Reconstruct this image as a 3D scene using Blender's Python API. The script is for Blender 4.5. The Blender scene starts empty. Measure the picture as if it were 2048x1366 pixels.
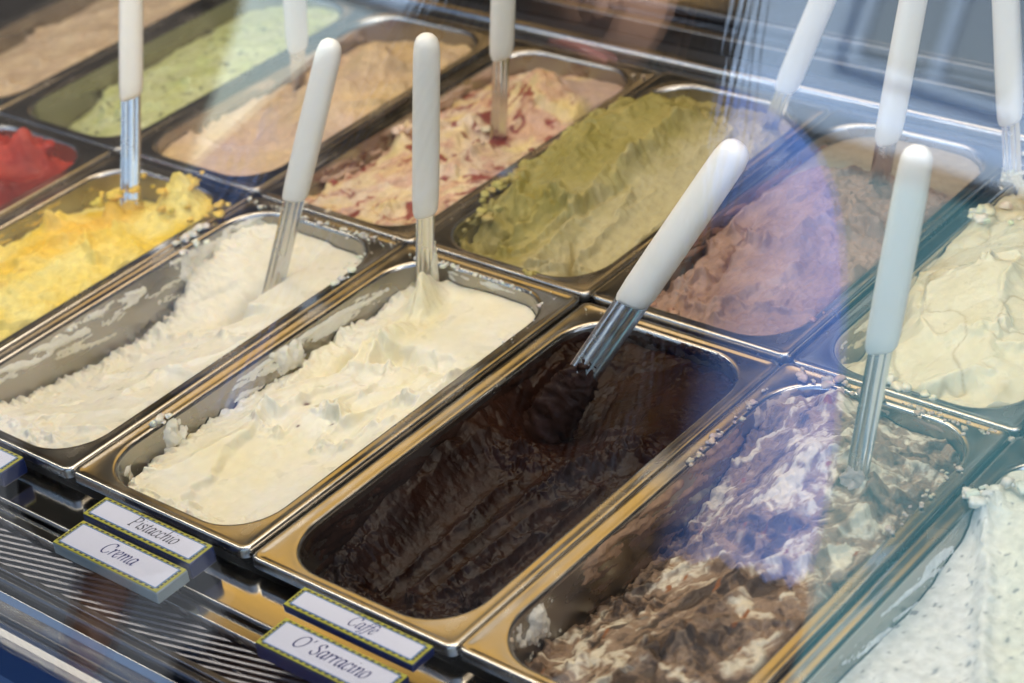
import bpy, bmesh, math, random
import numpy as np
from mathutils import Vector, Matrix

sc = bpy.context.scene
COL = sc.collection
random.seed(7)

# ------------------------------------------------------------------ camera, light, exposure
cd = bpy.data.cameras.new('camera')
cam = bpy.data.objects.new('camera', cd); COL.objects.link(cam)
CP = Vector((0.998, -0.6141, 0.7521))
_ya, _pi, _ro = -0.7654, 0.5544, -0.1434
_fw = Vector((math.sin(_ya)*math.cos(_pi), math.cos(_ya)*math.cos(_pi), -math.sin(_pi)))
_r = Vector((math.cos(_ya), -math.sin(_ya), 0)); _u = _r.cross(_fw)
_R = _r*math.cos(_ro) + _u*math.sin(_ro); _U = -_r*math.sin(_ro) + _u*math.cos(_ro)
M = Matrix((_R, _U, -_fw)).transposed().to_4x4(); M.translation = CP
cam.matrix_world = M
cd.sensor_width = 36; cd.lens = 4238.03/2048*36
cd.clip_start = 0.02; cd.clip_end = 3000
cd.dof.use_dof = True; cd.dof.focus_distance = 1.33; cd.dof.aperture_fstop = 6.3
cd.dof.aperture_blades = 7
sc.camera = cam

w = bpy.data.worlds.new('World'); sc.world = w; w.use_nodes = True
nt = w.node_tree; bg = nt.nodes['Background']
sky = nt.nodes.new('ShaderNodeTexSky'); sky.sky_type = 'NISHITA'; sky.sun_disc = False
SUN_EL, SUN_AZ = math.radians(42), math.radians(76)      # the sun stands down the street, beyond the near end of the case
sky.sun_elevation = SUN_EL; sky.sun_rotation = SUN_AZ
nt.links.new(sky.outputs[0], bg.inputs[0]); bg.inputs[1].default_value = 0.15
sl = bpy.data.lights.new('sun', 'SUN'); sl.energy = 5.0; sl.angle = math.radians(0.5); sl.color = (1, .95, .87)
so = bpy.data.objects.new('sun', sl); COL.objects.link(so)
so.rotation_euler = (math.pi/2 - SUN_EL, 0, math.pi - SUN_AZ)

def area(name, loc, target, sx, sy, power, color):
    l = bpy.data.lights.new(name, 'AREA'); l.shape = 'RECTANGLE'; l.size = sx; l.size_y = sy
    l.energy = power; l.color = color
    o = bpy.data.objects.new(name, l); COL.objects.link(o)
    o.location = loc
    o.rotation_euler = (Vector(target)-Vector(loc)).to_track_quat('-Z', 'Y').to_euler()
    return o
area('case_strip_lamp', (0.15, 0.16, 0.60), (0.15, 0.36, 0), 2.0, 0.10, 5.2, (1, .90, .73))
area('amber_strip_lamp', (-0.18, 0.60, 0.57), (-0.1, 0.10, 0.0), 0.86, 0.22, 0.42, (1, .58, .13))
area('rail_gold_light', (-2.1, 3.3, 1.15), (0, 0.66, 0), 1.6, 0.16, 1.2, (1, .60, .22))  # added amber light, mirrored as gold in the rear rail
area('shop_fill_light', (0, 1.0, 2.15), (0, 1.0, 0), 2.5, 0.5, 12.0, (1, .84, .66))  # added fill that brightens the shop and the steel mirroring it

sc.view_settings.view_transform = 'Standard'; sc.view_settings.look = 'None'
sc.view_settings.exposure = 1.1; sc.view_settings.gamma = 1
cy = sc.cycles
cy.use_denoising = True
try: cy.denoiser = 'OPENIMAGEDENOISE'
except Exception: pass
cy.max_bounces = 8; cy.diffuse_bounces = 4; cy.glossy_bounces = 4; cy.transparent_max_bounces = 12
cy.caustics_reflective = False; cy.caustics_refractive = False
cy.sample_clamp_indirect = 6

# ------------------------------------------------------------------ noise
def _hash(ix, iy, seed):
    h = (ix.astype(np.int64)*374761393 + iy.astype(np.int64)*668265263 + seed*144665) & 0xffffffff
    h = ((h ^ (h >> 13))*1274126177) & 0xffffffff
    return (h ^ (h >> 16)) & 0xffff
def perlin(x, y, seed=0):
    x0 = np.floor(x); y0 = np.floor(y); fx = x-x0; fy = y-y0
    u = fx*fx*fx*(fx*(fx*6-15)+10); v = fy*fy*fy*(fy*(fy*6-15)+10)
    def g(dx, dy):
        a = _hash(x0+dx, y0+dy, seed)*(2*math.pi/65536)
        return np.cos(a)*(fx-dx)+np.sin(a)*(fy-dy)
    a = g(0, 0); b = g(1, 0); c = g(0, 1); d = g(1, 1)
    return (a+(b-a)*u + ((c+(d-c)*u)-(a+(b-a)*u))*v)*1.5
def fbm(x, y, s, seed=0, o=4, gain=.5):
    t = 0; a = 1.0; f = 1.0/s; n = 0
    for k in range(o):
        t = t + a*perlin(x*f+17.3*k, y*f-9.1*k, seed+k*7); n += a; a *= gain; f *= 2.03
    return t/n
def ridged(x, y, s, seed=0, o=4):
    t = 0; a = 1.0; f = 1.0/s; n = 0
    for k in range(o):
        t = t + a*(1-2*np.abs(perlin(x*f+5.1*k, y*f+3.7*k, seed+k*11))); n += a; a *= .5; f *= 2.1
    return t/n
def billow(x, y, s, seed=0, o=4):
    t = 0; a = 1.0; f = 1.0/s; n = 0
    for k in range(o):
        t = t + a*(2*np.abs(perlin(x*f+5.1*k, y*f+3.7*k, seed+k*11))-.5); n += a; a *= .5; f *= 2.1
    return t/n
def ss(a, b, x):
    t = np.clip((x-a)/(b-a), 0, 1); return t*t*(3-2*t)
def gau(X, Y, cx, cy_, sx, sy, rot=0):
    c, s = math.cos(rot), math.sin(rot); dx = X-cx; dy = Y-cy_
    return np.exp(-(((dx*c+dy*s)/sx)**2+((-dx*s+dy*c)/sy)**2))
def tps(X, Y, ctrl):
    P = np.array(ctrl, float); n = len(P); S = .05
    def k(r2): return np.where(r2 > 1e-12, .5*r2*np.log(np.maximum(r2, 1e-12)), 0)
    px, py = P[:, 0]/S, P[:, 1]/S
    A = np.zeros((n+3, n+3))
    A[:n, :n] = k((px[:, None]-px)**2+(py[:, None]-py)**2) + np.eye(n)*.02
    A[:n, n] = 1; A[:n, n+1] = px; A[:n, n+2] = py
    A[n:, :n] = A[:n, n:].T
    wv = np.linalg.solve(A, np.concatenate([P[:, 2], [0, 0, 0]]))
    h = wv[n]+wv[n+1]*X/S+wv[n+2]*Y/S
    for i in range(n): h = h + wv[i]*k((X/S-px[i])**2+(Y/S-py[i])**2)
    return h
def mix(a, b, t):
    a = np.asarray(a, float); b = np.asarray(b, float); return a + (b-a)*np.asarray(t)[..., None]

# ------------------------------------------------------------------ materials
def mat(name, color, rough=.5, metal=0., bump=None, sss=0., spec=.5, var=None, coat=0., rvar=None, aniso=None, sss_r=(.004, .003, .002)):
    m = bpy.data.materials.new(name); m.use_nodes = True
    t = m.node_tree; b = t.nodes['Principled BSDF']
    b.inputs['Base Color'].default_value = (*color, 1); b.inputs['Roughness'].default_value = rough
    b.inputs['Metallic'].default_value = metal; b.inputs['Specular IOR Level'].default_value = spec
    if coat: b.inputs['Coat Weight'].default_value = coat
    if sss:
        b.inputs['Subsurface Weight'].default_value = sss; b.inputs['Subsurface Radius'].default_value = (1, .75, .5)
        b.inputs['Subsurface Scale'].default_value = sss_r[0]
    tc = t.nodes.new('ShaderNodeTexCoord')
    def noise(scale, detail=4, stretch=None):
        mp = t.nodes.new('ShaderNodeMapping'); t.links.new(tc.outputs['Object'], mp.inputs[0])
        if stretch: mp.inputs['Scale'].default_value = stretch
        n = t.nodes.new('ShaderNodeTexNoise'); n.inputs['Scale'].default_value = scale; n.inputs['Detail'].default_value = detail
        t.links.new(mp.outputs[0], n.inputs['Vector']); return n
    if var:
        sc_, c2, lo, hi = var
        n = noise(sc_, 6); cr = t.nodes.new('ShaderNodeValToRGB')
        cr.color_ramp.elements[0].position = lo; cr.color_ramp.elements[1].position = hi
        cr.color_ramp.elements[0].color = (*color, 1); cr.color_ramp.elements[1].color = (*c2, 1)
        t.links.new(n.outputs[0], cr.inputs[0]); t.links.new(cr.outputs[0], b.inputs['Base Color'])
    if rvar:
        sc_, lo, hi, st = rvar
        n = noise(sc_, 5, st); mr = t.nodes.new('ShaderNodeMapRange')
        mr.inputs['From Min'].default_value = .3; mr.inputs['From Max'].default_value = .7
        mr.inputs['To Min'].default_value = lo; mr.inputs['To Max'].default_value = hi
        t.links.new(n.outputs[0], mr.inputs[0]); t.links.new(mr.outputs[0], b.inputs['Roughness'])
    if bump:
        sc_, strength, dist, st = bump
        n = noise(sc_, 5, st); bp = t.nodes.new('ShaderNodeBump')
        bp.inputs['Strength'].default_value = strength; bp.inputs['Distance'].default_value = dist
        t.links.new(n.outputs[0], bp.inputs['Height']); t.links.new(bp.outputs[0], b.inputs['Normal'])
    return m

def gelato_mat(name, rough=.5, sss=.25, spec=.4, fine=.0006, fscale=700, vary=.12, glint=0.):
    """colour comes from the pigment stored on the mesh, mottled a little"""
    m = bpy.data.materials.new(name); m.use_nodes = True
    t = m.node_tree; b = t.nodes['Principled BSDF']
    b.inputs['Specular IOR Level'].default_value = spec; b.inputs['Roughness'].default_value = rough
    at = t.nodes.new('ShaderNodeAttribute'); at.attribute_name = 'pigment'
    tc = t.nodes.new('ShaderNodeTexCoord')
    n = t.nodes.new('ShaderNodeTexNoise'); n.inputs['Scale'].default_value = 160; n.inputs['Detail'].default_value = 6
    t.links.new(tc.outputs['Object'], n.inputs['Vector'])
    mr = t.nodes.new('ShaderNodeMapRange'); mr.inputs['From Min'].default_value = .3; mr.inputs['From Max'].default_value = .7
    mr.inputs['To Min'].default_value = 1-vary; mr.inputs['To Max'].default_value = 1+vary*.6
    t.links.new(n.outputs[0], mr.inputs[0])
    vm = t.nodes.new('ShaderNodeVectorMath'); vm.operation = 'SCALE'
    t.links.new(at.outputs['Color'], vm.inputs[0]); t.links.new(mr.outputs[0], vm.inputs['Scale'])
    t.links.new(vm.outputs[0], b.inputs['Base Color'])
    if sss:
        b.inputs['Subsurface Weight'].default_value = sss; b.inputs['Subsurface Radius'].default_value = (1, .8, .5)
        b.inputs['Subsurface Scale'].default_value = .003
    f = t.nodes.new('ShaderNodeTexNoise'); f.inputs['Scale'].default_value = fscale; f.inputs['Detail'].default_value = 4
    f.inputs['Roughness'].default_value = .65
    t.links.new(tc.outputs['Object'], f.inputs['Vector'])
    bp = t.nodes.new('ShaderNodeBump'); bp.inputs['Strength'].default_value = 1; bp.inputs['Distance'].default_value = fine
    t.links.new(f.outputs[0], bp.inputs['Height']); t.links.new(bp.outputs[0], b.inputs['Normal'])
    r2 = t.nodes.new('ShaderNodeMapRange'); r2.inputs['From Min'].default_value = .35; r2.inputs['From Max'].default_value = .65
    r2.inputs['To Min'].default_value = max(.1, rough-.18); r2.inputs['To Max'].default_value = min(1, rough+.15)
    n2 = t.nodes.new('ShaderNodeTexNoise'); n2.inputs['Scale'].default_value = 60; n2.inputs['Detail'].default_value = 5
    t.links.new(tc.outputs['Object'], n2.inputs['Vector']); t.links.new(n2.outputs[0], r2.inputs[0]); t.links.new(r2.outputs[0], b.inputs['Roughness'])
    return m

MT = {
 'rim': mat('pan_steel', (.50, .485, .46), .2, 1, bump=(300, .03, .0004, (1, .2, 1)), rvar=(35, .16, .30, None)),
 'basin': mat('basin_steel', (.40, .385, .355), .38, 1, bump=(500, .10, .0005, (.08, 1, 1)), rvar=(28, .20, .40, (1, .3, 1))),
 'blade': mat('blade_steel', (.66, .67, .68), .2, 1, bump=(700, .1, .0003, (1, 1, .05)), rvar=(60, .12, .32, None)),
 'shelf': mat('shelf_steel', (.60, .58, .55), .24, 1, bump=(700, .04, .0003, (.05, 1, 1)), rvar=(40, .09, .17, (.3, 1, 1))),
 'dark_steel': mat('dark_steel', (.20, .20, .21), .2, 1, rvar=(30, .12, .26, (.1, 1, 1))),
 'polished': mat('polished_steel', (.60, .60, .60), .09, 1, bump=(18, .05, .002, (.2, 1, 1)), rvar=(25, .06, .16, None)),
 'bar': mat('bar_steel', (.34, .34, .35), .16, 1),
 'slat': mat('slat_grey', (.17, .17, .20), .35, .35),
 'black': mat('black_plastic', (.012, .011, .012), .45),
 'sky_lip': mat('sky_blue_lip', (.02, .05, .13), .22, coat=.5),  # blue sky mirrored by the steel edge, put into the base colour
 'plastic': mat('white_plastic', (.80, .775, .72), .36, sss=.15, var=(14, (.74, .70, .61), .55, .75), bump=(260, .06, .0006, None), rvar=(40, .28, .5, None)),
 'card': mat('card_face', (.66, .68, .80), .42, bump=(90, .06, .0006, None)),
 'yellow': mat('yellow_print', (.44, .42, .035), .5),
 'ink': mat('dark_ink', (.02, .022, .05), .5),
 'navy_ink': mat('navy_ink', (.022, .03, .17), .5),
 'blue_line': mat('blue_print', (.06, .18, .42), .5),
 'navy': mat('navy_holder', (.008, .02, .10), .3, coat=.3),
 'acrylic': mat('acrylic_holder', (.33, .38, .38), .25, spec=.6),
 'shopdark': mat('shop_dark', (.14, .135, .125), .7, var=(3, (.19, .18, .165), .4, .7)),
 'shopfloor': mat('shop_floor', (.10, .085, .07), .5, var=(6, (.07, .06, .05), .4, .6)),
 'pavement': mat('pavement', (.085, .088, .092), .85, var=(4, (.06, .062, .066), .4, .65)),
 'teal': mat('teal_paint', (.07, .25, .31), .6, var=(1.3, (.09, .31, .37), .4, .6)),
 'sky_tinted_wall': mat('sky_tinted_render', (.52, .69, .93), .8, var=(.8, (.42, .58, .80), .4, .7)),  # white wall with blue sky light tinted into its colour
 'plaster': mat('dark_plaster', (.10, .085, .075), .8, var=(2, (.06, .05, .045), .4, .6)),
 'awning': mat('awning_cloth', (.10, .05, .03), .8),
 'skin': mat('skin', (.55, .33, .24), .5, sss=.1),
 'shirt': mat('blue_shirt', (.075, .19, .58), .8, var=(30, (.12, .25, .68), .4, .6)),
 'shade_cloth': mat('dark_shade', (.012, .013, .018), .9),  # near-black cloth that carries the shade of the chest
 'jeans': mat('jeans', (.04, .06, .13), .85),
 'hair': mat('dark_hair', (.012, .009, .008), .35),
 'shoe': mat('shoe', (.03, .03, .03), .5),
 'eye': mat('eye', (.03, .02, .015), .15),
 'lip': mat('lip', (.45, .16, .14), .4),
}
def glass_mat():
    m = bpy.data.materials.new('case_glass'); m.use_nodes = True; t = m.node_tree
    for n in list(t.nodes): t.nodes.remove(n)
    o = t.nodes.new('ShaderNodeOutputMaterial'); tr = t.nodes.new('ShaderNodeBsdfTransparent'); gl = t.nodes.new('ShaderNodeBsdfGlossy')
    tr.inputs[0].default_value = (.985, .992, .99, 1); gl.inputs['Roughness'].default_value = 0.0
    lw = t.nodes.new('ShaderNodeLayerWeight'); lw.inputs[0].default_value = .5
    p = t.nodes.new('ShaderNodeMath'); p.operation = 'POWER'; p.inputs[1].default_value = 5
    ml = t.nodes.new('ShaderNodeMath'); ml.operation = 'MULTIPLY_ADD'; ml.inputs[1].default_value = .9; ml.inputs[2].default_value = .115
    ml.use_clamp = True
    mx = t.nodes.new('ShaderNodeMixShader')
    t.links.new(lw.outputs['Facing'], p.inputs[0]); t.links.new(p.outputs[0], ml.inputs[0]); t.links.new(ml.outputs[0], mx.inputs[0])
    t.links.new(tr.outputs[0], mx.inputs[1]); t.links.new(gl.outputs[0], mx.inputs[2]); t.links.new(mx.outputs[0], o.inputs[0])
    return m
MT['glass'] = glass_mat()

# ------------------------------------------------------------------ object helpers
def tag(o, label=None, cat=None, group=None, kind=None):
    if label: o['label'] = label
    if cat: o['category'] = cat
    if group: o['group'] = group
    if kind: o['kind'] = kind
    return o
def empty(name, loc=(0, 0, 0), parent=None):
    o = bpy.data.objects.new(name, None); COL.objects.link(o); o.location = loc; o.empty_display_size = .02
    if parent: o.parent = parent
    return o
def mesh_obj(name, verts, faces, m, parent=None, smooth=True, loc=None):
    me = bpy.data.meshes.new(name)
    me.from_pydata([tuple(v) for v in verts], [], [tuple(f) for f in faces]); me.update()
    me.materials.append(m)
    if smooth: me.polygons.foreach_set('use_smooth', [True]*len(me.polygons))
    o = bpy.data.objects.new(name, me); COL.objects.link(o)
    if parent: o.parent = parent
    if loc is not None: o.location = loc
    return o
class MB:
    def __init__(s): s.v = []; s.f = []
    def box(s, x0, x1, y0, y1, z0, z1):
        b = len(s.v)
        s.v += [(x, y, z) for z in (z0, z1) for x, y in ((x0, y0), (x1, y0), (x1, y1), (x0, y1))]
        s.f += [tuple(b+i for i in q) for q in ((3, 2, 1, 0), (4, 5, 6, 7), (0, 1, 5, 4), (1, 2, 6, 5), (2, 3, 7, 6), (3, 0, 4, 7))]
        return s
    def quad(s, p):
        b = len(s.v); s.v += p; s.f.append(tuple(range(b, b+len(p)))); return s
    def extr(s, prof, x0, x1, closed=True, caps=True):
        """profile of (y,z) points extruded along x"""
        b = len(s.v); n = len(prof)
        s.v += [(x0, y, z) for y, z in prof]+[(x1, y, z) for y, z in prof]
        for i in range(n if closed else n-1):
            j = (i+1) % n; s.f.append((b+i, b+n+i, b+n+j, b+j))
        if closed and caps: s.f.append(tuple(b+i for i in range(n))); s.f.append(tuple(b+n+i for i in reversed(range(n))))
        return s
    def rings(s, rings, cap0=True, cap1=True):
        b = len(s.v); n = len(rings[0])
        for r in rings: s.v += [tuple(p) for p in r]
        for k in range(len(rings)-1):
            for i in range(n):
                j = (i+1) % n
                s.f.append((b+k*n+i, b+k*n+j, b+(k+1)*n+j, b+(k+1)*n+i))
        if cap0: s.f.append(tuple(b+i for i in reversed(range(n))))
        if cap1: s.f.append(tuple(b+(len(rings)-1)*n+i for i in range(n)))
        return s
    def build(s, name, m, parent=None, smooth=False, loc=None, bevel=0., seg=2):
        o = mesh_obj(name, s.v, s.f, m, parent, smooth, loc)
        bm = bmesh.new(); bm.from_mesh(o.data); bmesh.ops.recalc_face_normals(bm, faces=bm.faces[:])
        if bevel:
            es = [e for e in bm.edges if len(e.link_faces) == 2 and e.calc_face_angle(0) > .5]
            for f in bm.faces: f.smooth = False
            for f in bmesh.ops.bevel(bm, geom=es, offset=bevel, segments=seg, affect='EDGES', profile=.5)['faces']: f.smooth = True
        bm.to_mesh(o.data); bm.free()
        if smooth:
            try: o.data.set_sharp_from_angle(angle=math.radians(50))
            except Exception: pass
        return o
def circle_prof(cy_, cz, r, n=12): return [(cy_+r*math.cos(2*math.pi*i/n), cz+r*math.sin(2*math.pi*i/n)) for i in range(n)]

# ------------------------------------------------------------------ pans
W = 0.165
PW, PL = 0.1635, 0.330
OX0, OX1, OY0, OY1, OR = 0.0125, 0.1515, 0.0105, 0.3195, 0.036     # the opening of a pan
TAPER = 0.10; DEPTH = 0.12
def rrect(x0, x1, y0, y1, r, n=10):
    pts = []
    for (cx, cy_, a0) in ((x1-r, y0+r, -90), (x1-r, y1-r, 0), (x0+r, y1-r, 90), (x0+r, y0+r, 180)):
        for i in range(n+1):
            a = math.radians(a0+90*i/n); pts.append((cx+r*math.cos(a), cy_+r*math.sin(a)))
    return pts
def pan_meshes(L):
    oy1 = L-(PL-OY1)
    def R(grow, z, r, x0=0.0008, x1=PW, y0=0.0006, y1=None): 
        y1 = L if y1 is None else y1
        return [(x, y, z) for x, y in rrect(x0-grow, x1+grow, y0-grow, y1+grow, r)]
    def O(grow, z, r): return [(x, y, z) for x, y in rrect(OX0-grow, OX1+grow, OY0-grow, oy1+grow, r)]
    rim = MB().rings([R(-.0012, -.0072, .0055), R(0, -.0070, .006), R(0, -.0016, .006), R(-.0005, -.0005, .0058), R(-.0016, 0, .005),
                      R(-.0040, -.0002, .004), R(-.0054, -.0007, .004), O(.0036, -.0008, OR+.003), O(.0022, -.0007, OR+.002), O(.0008, -.0009, OR+.001),
                      O(-.0002, -.0018, OR), O(-.0007, -.0034, OR)], False, False)
    g = lambda z: -.0007+TAPER*z
    bas = MB().rings([O(-.0007, -.0034, OR), O(g(-.03), -.03, OR), O(g(-.07), -.07, OR-.002), O(g(-.105), -.105, OR-.004),
                      O(g(-.105)-.006, -.117, OR-.008), O(g(-.105)-.014, -.12, OR-.014)], False, True)
    return rim, bas
_pan_cache = {}
def make_pan(x, y, L, label, dz=0.):
    e = empty('gelato_pan', (x, y, dz)); tag(e, label, 'pan', 'steel gelato pans in two rows')
    key = round(L, 4)
    if key not in _pan_cache:
        rim, bas = pan_meshes(L)
        a = rim.build('rim', MT['rim'], e, True); b = bas.build('basin', MT['basin'], e, True)
        _pan_cache[key] = (a, b)
    else:
        for s in _pan_cache[key]:
            c = s.copy(); COL.objects.link(c); c.parent = e
    return e

# ------------------------------------------------------------------ gelato
GM = {
 'white': gelato_mat('milk_gelato', .42, .6, .40, .00030, 500, .05),
 'rough': gelato_mat('fruit_gelato', .5, .25, .35, .0007, 500, .14),
 'choc': gelato_mat('chocolate_gelato', .24, .0, .13, .0005, 340, .25),
 'marbled': gelato_mat('marbled_gelato', .5, .15, .4, .0007, 600, .18),
}
def grid_map(L, n_x, n_y):
    u = np.linspace(0, 1, n_x); v = np.linspace(0, 1, n_y)
    U, V = np.meshgrid(u, v); return U, V
def build_gelato(name, px, py, L, fn, m, step, label, seed, dz=0., rough_xy=.0010):
    oy1 = L-(PL-OY1)
    nx = int((OX1-OX0)/step); ny = int((oy1-OY0)/step)
    U, V = grid_map(L, nx, ny)
    X = OX0+(OX1-OX0)*U; Y = OY0+(oy1-OY0)*V
    h, colr = fn(X, Y, seed, L)
    dist = np.minimum.reduce([X-OX0, OX1-X, Y-OY0, oy1-Y])
    h = np.minimum(h, -.0032+1.6*dist)
    h = np.clip(h, -.112, .08)
    cx, cy_ = (OX0+OX1)/2, (OY0+oy1)/2
    inset = .0012+TAPER*np.clip(-h, 0, .12)
    ax = (OX1-OX0)/2-inset; ay = (oy1-OY0)/2-inset
    # round the corners
    x = (U-.5)*2*ax; y = (V-.5)*2*ay
    r = OR-.001
    qx = np.abs(x)-(ax-r); qy = np.abs(y)-(ay-r)
    cm = (qx > 0) & (qy > 0); ln = np.hypot(qx, qy)
    s = np.where(cm & (ln > r), r/np.maximum(ln, 1e-9), 1)
    x = np.where(cm, np.sign(x)*(ax-r+qx*s), x); y = np.where(cm, np.sign(y)*(ay-r+qy*s), y)
    ed = np.minimum.reduce([U, 1-U, V*2, (1-V)*2]); k = ss(.0, .10, ed)
    x = x+k*rough_xy*fbm(X, Y, .006, seed+70, 3)*2.2; y = y+k*rough_xy*fbm(X, Y, .006, seed+90, 3)*2.2
    verts = np.stack([x+cx, y+cy_, h], -1).reshape(-1, 3).astype(np.float32)
    idx = np.arange(nx*ny).reshape(ny, nx)
    q = np.stack([idx[:-1, :-1], idx[:-1, 1:], idx[1:, 1:], idx[1:, :-1]], -1).reshape(-1, 4)
    me = bpy.data.meshes.new(name)
    me.vertices.add(len(verts)); me.vertices.foreach_set('co', verts.ravel())
    me.loops.add(q.size); me.loops.foreach_set('vertex_index', q.ravel().astype(np.int32))
    me.polygons.add(len(q)); me.polygons.foreach_set('loop_start', np.arange(0, q.size, 4, dtype=np.int32))
    me.polygons.foreach_set('loop_total', np.full(len(q), 4, np.int32))
    me.polygons.foreach_set('use_smooth', np.ones(len(q), bool))
    me.update(calc_edges=True)
    at = me.color_attributes.new('pigment', 'FLOAT_COLOR', 'POINT')
    cc = np.ones((nx*ny, 4), np.float32); cc[:, :3] = np.clip(colr.reshape(-1, 3), .001, .95)
    at.data.foreach_set('color', cc.ravel())
    me.materials.append(m)
    o = bpy.data.objects.new(name, me); COL.objects.link(o); o.location = (px, py, dz)
    tag(o, label, 'ice cream')
    o['_h'] = 0; del o['_h']
    return o, (X, Y, h, OX0, OY0, (OX1-OX0), (oy1-OY0))
def set_pigment(me, cols):
    at = me.color_attributes.new('pigment', 'FLOAT_COLOR', 'POINT')
    c = np.ones((len(me.vertices), 4), np.float32); c[:, :3] = cols; at.data.foreach_set('color', c.ravel())
def smear(parent, m, col, L, side, a0, a1, z0, z1, seed, cover=.5, thick=.0025, scale=(.02, .008), fade=None, name='smear'):
    """gelato dragged along an inner wall of the pan: a sheet that stands proud of the steel where the spatula left some"""
    oy1 = L-(PL-OY1)
    na = max(8, int((a1-a0)/.0012)); nz = max(6, int((z1-z0)/.0012))
    A, Z = np.meshgrid(np.linspace(a0, a1, na), np.linspace(z0, z1, nz))
    n = fbm(A, Z+.3*A, 1, seed, 1)*0
    n = fbm(A/scale[0]*.02, (Z+.18*A)/scale[1]*.02, .02, seed, 5, .6)
    t = (n-(.5-cover))*thick*2.2
    edge = np.minimum.reduce([(A-a0)/.012, (a1-A)/.012, (Z-z0)/.006, (z1-Z)/.003])
    t = t - (1-np.clip(edge, 0, 1))*thick*1.2
    if fade is not None: t = t - fade(A, Z)*thick*2
    t = np.clip(t, -.0008, thick)
    g = .0007+TAPER*np.clip(-Z, 0, 1)
    if side == 'left': P = np.stack([OX0+g+t, A, Z], -1); fl = False
    elif side == 'back': P = np.stack([A, oy1-g-t, Z], -1); fl = False
    elif side == 'front': P = np.stack([A, OY0+g+t, Z], -1); fl = True
    # follow the rounded corners
    if side == 'left':
        d0 = (OY0+g+OR)-A; d1 = A-(oy1-g-OR); d = np.clip(np.maximum(d0, d1), 0, OR*.98)
        P[..., 0] += OR-np.sqrt(OR*OR-d*d)
    idx = np.arange(na*nz).reshape(nz, na)
    keep = (t[:-1, :-1] > -.0006) | (t[1:, 1:] > -.0006) | (t[1:, :-1] > -.0006) | (t[:-1, 1:] > -.0006)
    q = np.stack([idx[:-1, :-1], idx[:-1, 1:], idx[1:, 1:], idx[1:, :-1]], -1)[keep]
    if not len(q): return
    o = mesh_obj(name, P.reshape(-1, 3), q.reshape(-1, 4), m, parent)
    c = np.array(col, float)[None, :]*(1-.12*np.clip(n.reshape(-1, 1), -1, 1))
    set_pigment(o.data, np.clip(c, 0, .95)); 
    return o
def blob(mb, cols, c, r, seed, col, squash=.7, sub=2):
    bm = bmesh.new(); bmesh.ops.create_icosphere(bm, subdivisions=sub, radius=1)
    rng = random.Random(seed); ph = [rng.uniform(0, 6.28) for _ in range(6)]
    b = len(mb.v)
    for v in bm.verts:
        p = v.co; d = 1+.28*math.sin(3.1*p.x+ph[0])*math.sin(2.7*p.y+ph[1])+.22*math.sin(5.3*p.z+ph[2]+2*p.x)+.16*math.sin(7*p.y+ph[3])*math.sin(6*p.x+ph[4])
        mb.v.append((c[0]+p.x*r*d, c[1]+p.y*r*d, c[2]+p.z*r*d*squash)); cols.append(col)
    mb.f += [tuple(b+v.index for v in f.verts) for f in bm.faces]; bm.free()
def crumbs(parent, m, col, spots, seed, name='crumb'):
    mb = MB(); cols = []; rng = random.Random(seed)
    for (x, y, z, sx, sy, n, r) in spots:
        for i in range(n):
            rr = r*(.35+.65*rng.random()**2)
            blob(mb, cols, (x+rng.gauss(0, sx), y+rng.gauss(0, sy), z+rr*.25), rr, rng.random()*1e6, [c*rng.uniform(.9, 1.05) for c in col], .6, 2 if rr > .002 else 1)
    o = mesh_obj(name, mb.v, mb.f, m, parent); set_pigment(o.data, np.array(cols)); o['kind'] = 'stuff'
    return o

CREAM = np.array((.80, .745, .58)); MILK = np.array((.81, .775, .66))

def strokes(X, Y, h, S, seed, lip=.003, fibre=.00022, keep=.9):
    """the marks of a spatula: each one presses a smooth trough and pushes up a torn lip beside and ahead of it"""
    for i, (x0, y0, x1, y1, wd, dep, bend) in enumerate(S):
        L = math.hypot(x1-x0, y1-y0); tx, ty = (x1-x0)/L, (y1-y0)/L
        sdist = (X-x0)*tx+(Y-y0)*ty; d = -(X-x0)*ty+(Y-y0)*tx; t = sdist/L
        tc = np.clip(t, -.2, 1.2)
        dw = d + bend*L*(tc*(1-tc)) + .16*wd*fbm(X, Y, .016, seed+i*3, 3)
        tw = t + .10*fbm(X, Y, .010, seed+i*3+1, 3)
        m = ss(wd, wd*.84, np.abs(dw))*ss(-.02, .10, tw)*ss(1.02, .97, tw)
        sel = m > .25
        if sel.sum() < 40: continue
        A = np.stack([np.ones(sel.sum()), X[sel], Y[sel]], 1)
        co = np.linalg.lstsq(A, h[sel], rcond=None)[0]
        tgt = co[0]+co[1]*X+co[2]*Y + dep*((dw/wd)**2-.45) + fibre*fbm(dw*1.0, sdist*.06, .0016, seed+i, 2) + .0006*fbm(dw, sdist*.2, .012, seed+i+9, 2)
        h = h+(tgt-h)*m*keep
        rag = np.clip(.60+1.0*fbm(X, Y, .021, seed+i*5+2, 4, .42), 0, 1.7)
        sd = 1 if (i*7+seed) % 3 else -1
        h = h + lip*np.exp(-((dw*sd-wd*.98)/(.20*wd))**2)*ss(.02, .2, t)*ss(1.05, .9, t)*rag
        h = h + 1.5*lip*np.exp(-((tw-1.0)*L/.0045)**2)*ss(wd*1.15, wd*.6, np.abs(dw))*rag
    return h
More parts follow.
